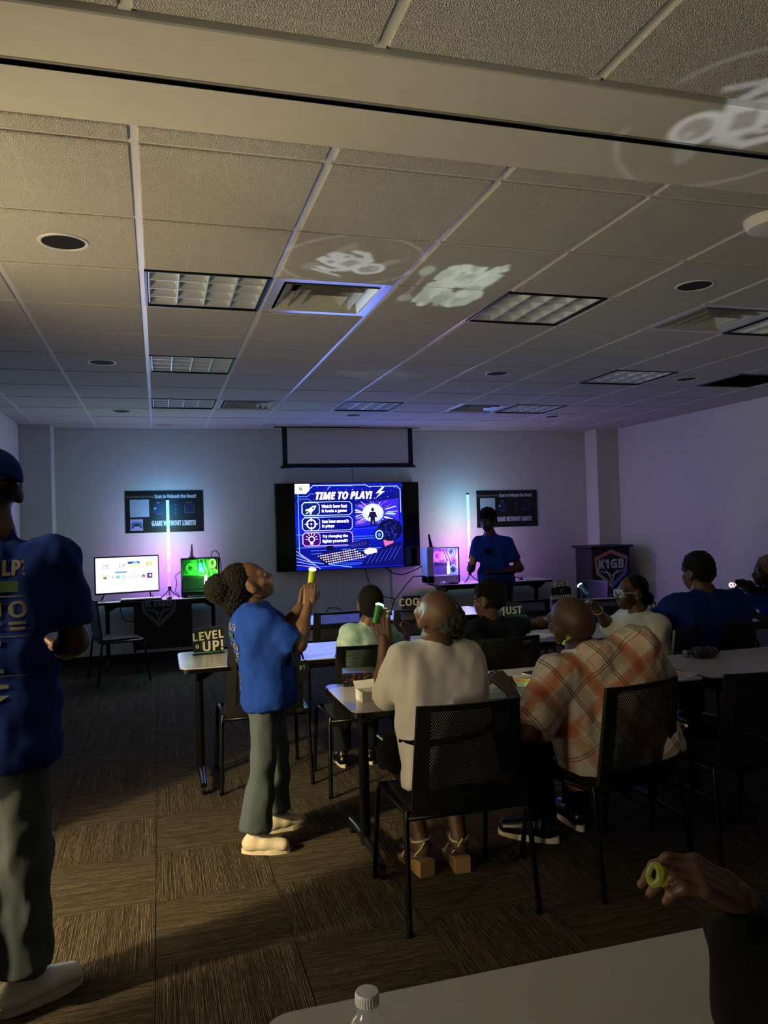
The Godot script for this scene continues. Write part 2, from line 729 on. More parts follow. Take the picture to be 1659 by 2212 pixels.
func _ready() -> void:
	# ---- camera, environment, exposure
	var cam := Camera3D.new()
	cam.name = "camera"
	cam.fov = 66.66
	cam.near = 0.05
	cam.far = 60.0
	add_child(cam)
	cam.position = Vector3(0, 1.55, 0)
	cam.rotation_order = EULER_ORDER_YXZ
	cam.rotation_degrees = Vector3(0.769, -16.189, -1.597)
	cam.current = true
	var we := WorldEnvironment.new()
	we.name = "world"
	var env := Environment.new()
	env.background_mode = Environment.BG_COLOR
	env.background_color = Color.BLACK
	env.tonemap_mode = Environment.TONE_MAPPER_LINEAR
	env.tonemap_exposure = 1.0
	env.sdfgi_enabled = true
	env.ssao_enabled = true
	env.ssil_enabled = true
	we.environment = env
	add_child(we)
	rng.seed = 7
	folds.seed = 3
	folds.frequency = 9.0
	folds.fractal_octaves = 2
	# ---- unseen lamps beyond the left doors: globe inferred from the floor light, others added
	corridor_lamps()
	materials()
	setting()
	ceiling_grid()
	far_wall()
	desks()
	rows_of_tables()
	people()
	table_things()

const HALL := 25.0       # hanging globe beyond the single door
const ADDED_UPLIGHT := 5.5   # unseen box added beyond the single door to brighten the ceiling
const LOBBY := 7.5      # unseen lamp added beyond the double door to light backs and tables

func corridor_lamps() -> void:
	var warm := Color(1.0, 0.9, 0.68)
	mat("lamp_base", Color(0.1, 0.1, 0.1), 0.4, 0.6)
	var g := thing("pendant_lamp", "white globe lamp hanging in the side room beyond the single door", "lamp", Vector3(-3.4, 2.55, -1.72))
	part("globe", MB.new().lathe([Vector2(0.0, -0.1), Vector2(0.05, -0.087), Vector2(0.087, -0.05), Vector2(0.1, 0.0), Vector2(0.087, 0.05), Vector2(0.05, 0.087), Vector2(0.02, 0.1)], 20).mesh(), glow("globe_glow", warm, 3.0, Color(0.9, 0.88, 0.8)), g)
	part("cord", MB.new().tube([Vector3(0, 0.1, 0), Vector3(0, 0.16, 0)], 0.006, 6).mesh(), M.lamp_base, g)
	omni(warm, HALL, Vector3.ZERO, 0.1, g)
	var u := thing("light_table", "unseen glowing box added in the side room to brighten the ceiling", "lamp", Vector3(-2.15, 0, -2.8))  # added out of view; its upward glow brightens the ceiling through the door
	var up := Color(1.0, 0.9, 0.72)
	part("body", bx(Vector3(0, 0.27, 0), Vector3(0.86, 0.42, 1.36), 0.01), M.lamp_base, u)
	part("plinth", bx(Vector3(0, 0.03, 0), Vector3(0.78, 0.06, 1.28), 0.004), M.lamp_base, u)
	part("light_top", bx(Vector3(0, 0.49, 0), Vector3(0.9, 0.02, 1.4), 0.004), glow("top_glow", up, 1.5, Color(0.8, 0.8, 0.78)), u)
	area(up, ADDED_UPLIGHT, Vector3(0, 0.51, 0), Vector3.UP, 0.88, 1.38, u, Vector3.BACK)
	var o := thing("floor_lamp", "unseen paper lamp added in the lobby to light backs and tables", "lamp", Vector3(-3.3, 0, -0.1))  # added out of view for the warm light on backs and front table
	part("base", MB.new().lathe([Vector2(0.0, 0.03), Vector2(0.13, 0.028), Vector2(0.14, 0.012), Vector2(0.14, 0.0), Vector2(0, 0)]).mesh(), M.lamp_base, o)
	part("pole", MB.new().tube([Vector3(0, 0.03, 0), Vector3(0, 1.6, 0)], 0.01).mesh(), M.lamp_base, o)
	part("lamp_shade", MB.new().lathe([Vector2(0.14, 0.8), Vector2(0.15, 0.83), Vector2(0.15, 1.47), Vector2(0.14, 1.5)], 24).mesh(), glow("paper_glow", Color(1.0, 0.95, 0.82), 1.5, Color(0.8, 0.76, 0.66)), o)
	area(Color(1.0, 0.95, 0.82), LOBBY, Vector3(0.16, 1.15, 0), Vector3(0.87, 0, -0.45), 0.28, 0.62, o)

func materials() -> void:
	M.weave = noise_tex(FastNoiseLite.TYPE_SIMPLEX, 0.35, 256, 1, 5)
	M.mottle = noise_tex(FastNoiseLite.TYPE_SIMPLEX, 0.02, 512, 4, 9, two(Color(0.975, 0.975, 0.975), Color(1, 1, 1)))
	var wall := mat("wall_paint", Color(0.83, 0.83, 0.82), 0.85, 0.0, 0.3)
	wall.albedo_texture = M.mottle
	wall.uv1_triplanar = true
	wall.uv1_world_triplanar = true
	wall.uv1_scale = Vector3.ONE * 0.7
	var tile := mat("ceiling_tile", Color(0.86, 0.85, 0.82), 0.95, 0.0, 0.1)
	tile.uv1_triplanar = true
	tile.uv1_world_triplanar = true
	tile.uv1_scale = Vector3.ONE * 3.6
	tile.albedo_texture = noise_tex(FastNoiseLite.TYPE_SIMPLEX, 0.11, 512, 2, 21, two(Color(0.86, 0.86, 0.86), Color(1, 1, 1)))
	tile.heightmap_enabled = true
	tile.heightmap_texture = noise_tex(FastNoiseLite.TYPE_SIMPLEX, 0.09, 512, 3, 22)
	tile.heightmap_scale = 0.42
	var gyp := mat("gypsum", Color(0.84, 0.83, 0.8), 0.9, 0.0, 0.2)
	gyp.albedo_texture = M.mottle
	gyp.uv1_triplanar = true
	gyp.uv1_world_triplanar = true
	mat("tee", Color(0.86, 0.86, 0.85), 0.3, 0.0, 0.6)
	mat("skirting", Color(0.05, 0.05, 0.055), 0.6)
	mat("black_plastic", Color(0.045, 0.045, 0.05), 0.45)
	mat("black_satin", Color(0.03, 0.03, 0.034), 0.3)
	mat("black_metal", Color(0.05, 0.05, 0.055), 0.35, 0.5)
	mat("dark_hole", Color(0.012, 0.012, 0.014), 0.9)
	mat("chrome", Color(0.8, 0.8, 0.82), 0.18, 1.0)
	mat("louver", Color(0.88, 0.9, 0.93), 0.4, 0.45)
	mat("reflector_white", Color(0.92, 0.93, 0.95), 0.14, 0.95)
	mat("vent_paint", Color(0.82, 0.82, 0.8), 0.22, 0.25, 0.7)
	mat("white_plastic", Color(0.85, 0.85, 0.84), 0.4)
	mat("white_metal", Color(0.8, 0.8, 0.84), 0.35, 0.1)
	mat("paper", Color(0.86, 0.86, 0.84), 0.8)
	mat("table_top", Color(0.72, 0.72, 0.71), 0.27, 0.0, 0.55)
	mat("cable", Color(0.02, 0.02, 0.022), 0.5)
	var glass := mat("glass", Color(0.9, 0.95, 1.0, 0.08), 0.03)
	glass.transparency = BaseMaterial3D.TRANSPARENCY_ALPHA
	# carpet: two cuts of the same streaky loop pile
	for k in 2:
		var r := RandomNumberGenerator.new()
		r.seed = 40 + k
		var p := Pic.new(256, 256, Color.BLACK)
		var hm := Pic.new(256, 256, Color.BLACK)
		for y in 256:
			var line := r.randf()
			var x := 0
			while x < 256:
				var ln := r.randi_range(5, 46)
				var b := clampf(0.35 + 0.4 * line + r.randf_range(-0.28, 0.28), 0.0, 1.0)
				var c := Color(0.17, 0.152, 0.13).lerp(Color(0.47, 0.42, 0.35), b * b)
				p.im.fill_rect(Rect2i(x, y, ln, 1), c)
				hm.im.fill_rect(Rect2i(x, y, ln, 1), Color(b, b, b) * (0.35 + 0.65 * float(y % 3 > 0)))
				x += ln
		var m := mat("carpet_%d" % k, Color.WHITE, 0.97, 0.0, 0.1)
		m.albedo_texture = p.tex()
		m.heightmap_enabled = true
		m.heightmap_texture = hm.tex()
		m.heightmap_scale = 0.35
	cloth("carpet_base", Color(0.2, 0.18, 0.16))
	# perforated back of the stacking chairs
	var q := Pic.new(128, 128, Color(0.03, 0.03, 0.034, 1))
	for a in 4:
		for b in 4:
			for o in 2:
				var cx := a * 32 + 16 * o + 8
				var cy := b * 32 + 16 * o + 8
				for yy in range(-9, 10):
					for xx in range(-9, 10):
						if absi(xx) + absi(yy) < 7:
							q.im.set_pixel(posmod(cx + xx, 128), posmod(cy + yy, 128), Color(0.03, 0.03, 0.034, 0))
	var net := mat("chair_net", Color.WHITE, 0.5)
	net.albedo_texture = q.tex()
	net.transparency = BaseMaterial3D.TRANSPARENCY_ALPHA_SCISSOR
	net.alpha_scissor_threshold = 0.5
	net.uv1_scale = Vector3(9, 6, 1)
	net.cull_mode = BaseMaterial3D.CULL_DISABLED

func setting() -> void:
	# floor: a slab with carpet tiles laid in turned pairs
	var fl := shell("floor", bx(Vector3((XL + XR) / 2, -0.06, (ZB + ZR) / 2), Vector3(XR - XL + 0.3, 0.1, ZR - ZB + 0.3), 0.0), M.carpet_base)
	var square := bx(Vector3.ZERO, Vector3(0.499, 0.012, 0.499), 0.0012)
	var nx := 0
	var rest := MB.new()
	for i in range(-3, 13):
		for j in range(0, 26):
			var x0: float = maxf(-0.045 + i * 0.5, XL)
			var x1: float = minf(-0.045 + (i + 1) * 0.5, XR)
			var z1: float = 3.1 - j * 0.5
			var z0: float = maxf(z1 - 0.5, ZB)
			if x1 - x0 < 0.03 or z1 - z0 < 0.03:
				continue
			var c := Vector3((x0 + x1) / 2, -0.006, (z0 + z1) / 2)
			if z0 > -1.6 or (i > 7 and z0 > -4.0):
				rest.box(c, Vector3(x1 - x0 - 0.003, 0.012, z1 - z0 - 0.003), 0.003)
				continue
			var full := x1 - x0 > 0.49 and z1 - z0 > 0.49
			var o := part("carpet_tile", square if full else bx(Vector3.ZERO, Vector3(x1 - x0 - 0.001, 0.012, z1 - z0 - 0.001), 0.0012), M["carpet_%d" % ((i * 7 + j * 3) % 2)], fl, c)
			if full and (i + j) % 2 == 0:
				o.rotation.y = PI / 2
	var more := part("carpet_tiles_beyond", rest.mesh(), M.carpet_0, fl)
	more.set_meta("kind", "stuff")
	# walls
	shell("wall_far", bx(Vector3((XL + XR) / 2, 1.5, ZB - 0.06), Vector3(XR - XL + 0.24, 3.2, 0.12), 0.0), M.wall_paint)
	shell("wall_rear", bx(Vector3((XL + XR) / 2, 1.5, ZR + 0.06), Vector3(XR - XL + 0.24, 3.2, 0.12), 0.0), M.wall_paint)
	shell("wall_right", bx(Vector3(XR + 0.06, 1.5, (ZB + ZR) / 2), Vector3(0.12, 3.2, ZR - ZB), 0.0), M.wall_paint)
	var lw := MB.new()
	var gaps := [[-3.57, -2.27], [-1.42, 0.95]]
	var z := ZB
	for g in gaps:
		lw.box(Vector3(XL - 0.06, 1.5, (z + g[0]) / 2), Vector3(0.12, 3.2, g[0] - z), 0.0)
		lw.box(Vector3(XL - 0.06, 2.03 + 0.5, (g[0] + g[1]) / 2), Vector3(0.12, 1.0, g[1] - g[0]), 0.0)
		z = g[1]
	lw.box(Vector3(XL - 0.06, 1.5, (z + ZR) / 2), Vector3(0.12, 3.2, ZR - z), 0.0)
	shell("wall_left", lw.mesh(), M.wall_paint)
	var k := 1
	for g in gaps:
		var d := MB.new()
		for zz in g:
			d.box(Vector3(XL - 0.06, 1.015, zz), Vector3(0.16, 2.03, 0.05), 0.004)
		d.box(Vector3(XL - 0.06, 2.03, (g[0] + g[1]) / 2), Vector3(0.16, 0.05, g[1] - g[0] + 0.05), 0.004)
		shell("door_%d" % k, d.mesh(), M.black_metal)
		k += 1
	shell("trim_1", bx(Vector3(XL + 0.165, H / 2, ZB + 0.15), Vector3(0.33, H, 0.3), 0.006), M.wall_paint)
	shell("trim_2", bx(Vector3(XR - 0.165, H / 2, ZB + 0.15), Vector3(0.33, H, 0.3), 0.006), M.wall_paint)
	shell("baseboard_far", bx(Vector3((XL + XR) / 2, 0.05, ZB + 0.006), Vector3(XR - XL - 0.66, 0.1, 0.012), 0.003), M.skirting)
	shell("baseboard_right", bx(Vector3(XR - 0.006, 0.05, (ZB + ZR) / 2 + 0.15), Vector3(0.012, 0.1, ZR - ZB - 0.3), 0.003), M.skirting)
	shell("baseboard_left", bx(Vector3(XL + 0.006, 0.05, (ZB + 0.3 - 3.6) / 2), Vector3(0.012, 0.1, -3.6 - ZB - 0.3), 0.003), M.skirting)
	var cr := thing("credenza", "unseen cabinet added along the left wall to keep light off the floor", "cabinet", Vector3(XL + 0.24, 0, -0.15))  # added out of view to shade the floor from the lobby lamp
	part("body", bx(Vector3(0, 0.49, 0), Vector3(0.42, 0.82, 2.0)), M.black_plastic, cr)
	part("top", bx(Vector3(0, 0.915, 0), Vector3(0.46, 0.03, 2.06)), M.table_top, cr)
	part("plinth", bx(Vector3(0, 0.04, 0), Vector3(0.36, 0.08, 1.94)), M.black_plastic, cr)
	for i in 4:
		var dr := part("door", bx(Vector3(0.215, 0.49, -0.75 + i * 0.5), Vector3(0.018, 0.78, 0.48)), M.black_satin, cr)
		part("handle", bx(Vector3(0.23, 0.65, -0.75 + i * 0.5 + (0.18 if i % 2 == 0 else -0.18)), Vector3(0.014, 0.12, 0.012)), M.chrome, dr)
	# corridor beyond the open doors
	mat("hall_floor", Color(0.72, 0.68, 0.6), 0.35)
	shell("floor_corridor", bx(Vector3(-3.0, -0.05, -0.2), Vector3(2.86, 0.1, 8.0), 0.0), M.hall_floor)
	shell("ceiling_corridor", bx(Vector3(-3.0, 2.75, -0.2), Vector3(2.86, 0.1, 8.0), 0.0), M.gypsum)
	shell("wall_corridor", bx(Vector3(-4.4, 1.4, -0.2), Vector3(0.12, 2.8, 8.0), 0.0), M.wall_paint)
	shell("wall_corridor_end", bx(Vector3(-3.0, 1.4, -4.2), Vector3(2.86, 2.8, 0.12), 0.0), M.wall_paint)
	shell("wall_corridor_middle", bx(Vector3(-3.0, 1.4, -1.5), Vector3(2.86, 2.8, 0.08), 0.0), M.wall_paint)  # added unseen partition, keeps each lamp shining through its own door only
	shell("wall_corridor_rear", bx(Vector3(-3.0, 1.4, 3.8), Vector3(2.86, 2.8, 0.12), 0.0), M.wall_paint)

func ceiling_grid() -> void:
	var top := shell("ceiling", bx(Vector3((XL + XR) / 2, H + 0.33, (ZB + ZR) / 2), Vector3(XR - XL + 0.24, 0.1, ZR - ZB + 0.24), 0.0), M.gypsum)
	var taken := {}
	for c in [[0, 2], [3, 2], [0, 5], [0, 8], [3, 8], [6, 5], [6, 2], [6, 8], [1, 2], [5, 2], [1, 8], [5, 8], [8, 5]]:
		taken["%d,%d" % c] = true
	var full := bx(Vector3.ZERO, Vector3(0.584, 0.016, 0.584), 0.004)
	var rest := MB.new()
	for i in range(-3, 10):
		var x0 := maxf(GX + i * T, XL)
		var x1 := minf(GX + (i + 1) * T, XR)
		if x1 - x0 < 0.04:
			continue
		# beyond the partition track
		for j in range(-1, 12):
			var z0 := minf(GZ - j * T, -2.37)
			var z1 := maxf(GZ - (j + 1) * T, ZB)
			if z0 - z1 < 0.05 or taken.has("%d,%d" % [i, j]):
				continue
			var whole := x1 - x0 > 0.6 and z0 - z1 > 0.6
			part("ceiling_tile", full if whole else bx(Vector3.ZERO, Vector3(x1 - x0 - 0.0256, 0.016, z0 - z1 - 0.0256), 0.004), M.ceiling_tile, top, Vector3((x0 + x1) / 2, H + rng.randf_range(-0.0012, 0.001), (z0 + z1) / 2))
		# this side of the track
		for j in range(0, 9):
			var z1 := -1.855 + j * T
			var z0 := minf(z1 + T, ZR)
			if j < 2 and i < 6:
				part("ceiling_tile", bx(Vector3.ZERO, Vector3(x1 - x0 - 0.0256, 0.016, z0 - z1 - 0.0256), 0.004), M.ceiling_tile, top, Vector3((x0 + x1) / 2, H, (z0 + z1) / 2))
			else:
				rest.box(Vector3((x0 + x1) / 2, H, (z0 + z1) / 2), Vector3(x1 - x0 - 0.0256, 0.016, z0 - z1 - 0.0256), 0.004)
	part("ceiling_tiles_beyond", rest.mesh(), M.ceiling_tile, top).set_meta("kind", "stuff")
	# grid tees, set back between the tile edges
	for i in range(-2, 11):
		var x := GX + i * T
		part("grid_tee", bx(Vector3.ZERO, Vector3(0.03, 0.012, -2.37 - ZB), 0.001), M.tee, top, Vector3(x, H + 0.006, (-2.37 + ZB) / 2))
		part("grid_tee", bx(Vector3.ZERO, Vector3(0.03, 0.012, ZR + 1.86), 0.001), M.tee, top, Vector3(x, H + 0.006, (-1.86 + ZR) / 2))
	for j in 12:
		part("cross_tee", bx(Vector3.ZERO, Vector3(XR - XL, 0.010, 0.028), 0.001), M.tee, top, Vector3((XL + XR) / 2, H + 0.0065, GZ - j * T))
	for j in range(1, 9):
		part("cross_tee", bx(Vector3.ZERO, Vector3(XR - XL, 0.010, 0.028), 0.001), M.tee, top, Vector3((XL + XR) / 2, H + 0.0065, -1.855 + j * T))
	# plain band with the track of a folding partition
	var band := shell("trim_3", MB.new().box(Vector3((XL + XR) / 2, H + 0.01, -1.975), Vector3(XR - XL, 0.05, 0.222), 0.004).box(Vector3((XL + XR) / 2, H + 0.01, -2.239), Vector3(XR - XL, 0.05, 0.25), 0.004).mesh(), M.gypsum)
	part("track_channel", MB.new().box(Vector3((XL + XR) / 2, H + 0.06, -2.1), Vector3(XR - XL, 0.01, 0.03), 0.0).mesh(), M.dark_hole, band)
	part("track_rail", MB.new().box(Vector3((XL + XR) / 2, H + 0.005, -2.0885), Vector3(XR - XL, 0.05, 0.004), 0.001).mesh(), M.chrome, band)
	part("track_rail", MB.new().box(Vector3((XL + XR) / 2, H + 0.005, -2.1125), Vector3(XR - XL, 0.05, 0.004), 0.001).mesh(), M.black_metal, band)
	# recessed lights with parabolic louvers, switched off
	var first: Node3D
	var spots := {
		"0,2": "square louver ceiling light beside the wide diffuser nearest the partition track", "3,2": "square louver ceiling light mirroring violet, two tiles right of the wide diffuser",
		"0,5": "square louver ceiling light between two others in the left row of tiles", "0,8": "square louver ceiling light closest to the far wall in the left row of tiles",
		"3,8": "square louver ceiling light above the pulled-down projection screen", "6,5": "square louver ceiling light next to the dark return air panel",
		"6,2": "square louver ceiling light beside the stained diffuser on the right", "6,8": "square louver ceiling light beside the small diffuser near the far right corner"}
	for c in spots:
		var ij: PackedStringArray = c.split(",")
		var at := Vector3(GX + (int(ij[0]) + 0.5) * T, H, GZ - (int(ij[1]) + 0.5) * T)
		if first == null:
			first = troffer(at, spots[c])
		else:
			copy_of(first, at, 0.0, spots[c])
	var v0: Node3D
	for c in [[1, 2, "wide stepped air diffuser with bright edges beside the nearest louver light"], [5, 2, "dusty stepped air diffuser on the right side of the ceiling"], [1, 8, "stepped air diffuser next to the farthest left louver light"], [5, 8, "stepped air diffuser next to the farthest right louver light"]]:
		var at := Vector3(GX + (c[0] + 0.5) * T, H, GZ - (c[1] + 0.5) * T)
		if v0 == null:
			v0 = diffuser(at, c[2])
		else:
			copy_of(v0, at, 0.0, c[2])
	# dark return air grille
	var rg := thing("return_grille", "flat dark return air panel in the ceiling near the right wall", "vent", Vector3(GX + 8.5 * T, H, GZ - 5.5 * T))
	part("frame", MB.new().box(Vector3(0, 0, 0.285), Vector3(0.6, 0.012, 0.03)).box(Vector3(0, 0, -0.285), Vector3(0.6, 0.012, 0.03)).box(Vector3(0.285, 0, 0), Vector3(0.03, 0.012, 0.54)).box(Vector3(-0.285, 0, 0), Vector3(0.03, 0.012, 0.54)).mesh(), M.black_metal, rg)
	part("backing", bx(Vector3(0, 0.05, 0), Vector3(0.58, 0.01, 0.58)), M.dark_hole, rg)
	for i in 18:
		part("slat", MB.new().box(Vector3.ZERO, Vector3(0.54, 0.002, 0.03), 0.0, Basis(Vector3.RIGHT, 0.7)).mesh(), M.black_metal, rg, Vector3(0, 0.008, -0.255 + i * 0.03))
	# round recessed speakers
	var sp: Node3D
	for c in [[-0.346, -3.405, "round black recessed speaker in the ceiling tile beside the nearest louver light"], [-0.355, -5.8, "round black recessed speaker beside the second louver light of the left row"], [-0.328, -8.17, "round black recessed speaker beside the last louver light of the left row"], [2.705, -3.41, "round black recessed speaker in front of the dusty diffuser"], [2.669, -5.79, "round black recessed speaker alone in the middle of the ceiling"], [2.078, -8.26, "round black recessed speaker close above the projection screen"], [4.478, -5.8, "round black recessed speaker between louver light and dark return panel"], [4.448, -8.17, "round black recessed speaker close to the far right corner"]]:
		var at := Vector3(c[0], H, c[1])
		if sp == null:
			sp = thing("ceiling_speaker", c[2], "speaker", at, 0.0, "recessed ceiling speakers")
			part("trim_ring", MB.new().lathe([Vector2(0.083, -0.008), Vector2(0.086, -0.0125), Vector2(0.096, -0.0125), Vector2(0.1, -0.008)], 32).mesh(), M.white_plastic, sp)
			part("grille", MB.new().lathe([Vector2(0.0, -0.0092), Vector2(0.084, -0.0092), Vector2(0.084, -0.004)], 32).mesh(), M.dark_hole, sp)
		else:
			copy_of(sp, at, 0.0, c[2])
	var ap := thing("access_point", "white round access point dome stuck under the ceiling near the track", "router", Vector3(2.42, H - 0.008, -2.56))
	part("housing", MB.new().lathe([Vector2(0.0, -0.05), Vector2(0.07, -0.048), Vector2(0.1, -0.04), Vector2(0.113, -0.02), Vector2(0.115, 0.0)], 32).mesh(), M.white_plastic, ap)
	part("indicator", MB.new().lathe([Vector2(0.0, -0.0515), Vector2(0.02, -0.0515), Vector2(0.022, -0.049)], 16).mesh(), M.chrome, ap)

func troffer(at: Vector3, label: String) -> Node3D:
	var o := thing("louver_light", label, "ceiling light", at, 0.0, "square louver ceiling lights")
	var f := MB.new()
	for s in [-1.0, 1.0]:
		f.box(Vector3(s * 0.289, 0.035, 0), Vector3(0.012, 0.09, 0.59), 0.001)
		f.box(Vector3(0, 0.035, s * 0.289), Vector3(0.566, 0.09, 0.012), 0.001)
	part("housing", f.mesh(), M.black_metal, o)
	part("reflector", bx(Vector3(0, 0.066, 0), Vector3(0.58, 0.008, 0.58), 0.0), M.reflector_white, o)
	var blade := PackedVector2Array()
	for i in 7:
		blade.append(Vector2(0.003 + 0.016 * pow(i / 6.0, 2.2), i / 6.0 * 0.04))
	for i in range(6, -1, -1):
		blade.append(Vector2(-0.003 - 0.016 * pow(i / 6.0, 2.2), i / 6.0 * 0.04))
	var bm := MB.new().prism(blade, 0.556).mesh()
	for i in 5:
		part("louver_blade", bm, M.louver, o, Vector3(-0.276 + i * 0.138, 0.0, 0))
		part("louver_blade", bm, M.louver, o, Vector3(0, 0.001, -0.276 + i * 0.138), Vector3(0, PI / 2, 0))
	for s in [-0.14, 0.14]:
		part("tube", MB.new().tube([Vector3(s, 0.052, -0.27), Vector3(s, 0.052, 0.27)], 0.008).mesh(), M.white_plastic, o)
	return o

func diffuser(at: Vector3, label: String) -> Node3D:
	var o := thing("air_diffuser", label, "vent", at, 0.0, "stepped ceiling air diffusers")
	part("backing", bx(Vector3(0, 0.12, 0), Vector3(0.59, 0.01, 0.59), 0.0), M.dark_hole, o)
	var fr := MB.new()
	for s in [-1.0, 1.0]:
		fr.box(Vector3(s * 0.272, 0.0, 0), Vector3(0.05, 0.01, 0.594), 0.002)
		fr.box(Vector3(0, 0.0, s * 0.272), Vector3(0.494, 0.01, 0.05), 0.002)
	part("frame", fr.mesh(), M.vent_paint, o)
	for k in 3:
		var lo := 0.235 - k * 0.065
		var hi := lo - 0.085
		var m := MB.new()
		for q in 4:
			var b := Basis(Vector3.UP, q * PI / 2)
			m.quad(b * Vector3(-lo, -0.01 - 0.004 * k, lo), b * Vector3(lo, -0.01 - 0.004 * k, lo), b * Vector3(hi, 0.075, hi), b * Vector3(-hi, 0.075, hi), b * Vector3(0, -1, 0.6))
			m.quad(b * Vector3(-lo, -0.008 - 0.004 * k, lo + 0.003), b * Vector3(lo, -0.008 - 0.004 * k, lo + 0.003), b * Vector3(hi, 0.077, hi + 0.003), b * Vector3(-hi, 0.077, hi + 0.003), b * Vector3(0, 1, -0.6))
		part("cone", m.mesh(), M.vent_paint, o)
	part("centre_plate", bx(Vector3(0, 0.02, 0), Vector3(0.07, 0.006, 0.07), 0.002), M.vent_paint, o)
	return o

func lerp_poly(a: Array, x: float, y: float, w: float, h: float) -> Array:
	var o := []
	for i in range(0, a.size(), 2):
		o.append(x + a[i] * w)
		o.append(y + a[i + 1] * h)
	return o

func shield(p: Pic, x: float, y: float, w: float, h: float, cols: Array, ink: Color, dim := 1.0) -> void:
	var out := [0.02, 0.2, 0.5, 0.0, 0.98, 0.2, 0.93, 0.62, 0.5, 1.0, 0.07, 0.62, 0.02, 0.2]
	for s in [[0.0, 0.055], [0.12, 0.03]]:
		for i in 6:
			var q := []
			for k in 4:
				var cc := 0.5 if k % 2 == 0 else 0.45
				q.append(lerpf(out[i * 2 + k], cc, s[0]))
			var c: Color = cols[i % cols.size()]
			p.line(lerp_poly(q, x, y, w, h), s[1] * w, Color(c.r * dim, c.g * dim, c.b * dim))
	p.pts(lerp_poly([0.06, 0.24, 0.94, 0.24, 0.9, 0.5, 0.1, 0.5], x, y, w, h), Color(0.03, 0.03, 0.05))
	p.text("K1GB", x + 0.12 * w, y + 0.24 * h, 0.76 * w, 0.24 * h, ink, 0.0, w * 0.012)
	p.line(lerp_poly([0.18, 0.56, 0.4, 0.62, 0.5, 0.86], x, y, w, h), 0.035 * w, ink)
	p.line(lerp_poly([0.82, 0.56, 0.6, 0.62, 0.5, 0.86], x, y, w, h), 0.035 * w, ink)
	p.line(lerp_poly([0.32, 0.54, 0.5, 0.7, 0.68, 0.54], x, y, w, h), 0.025 * w, ink)

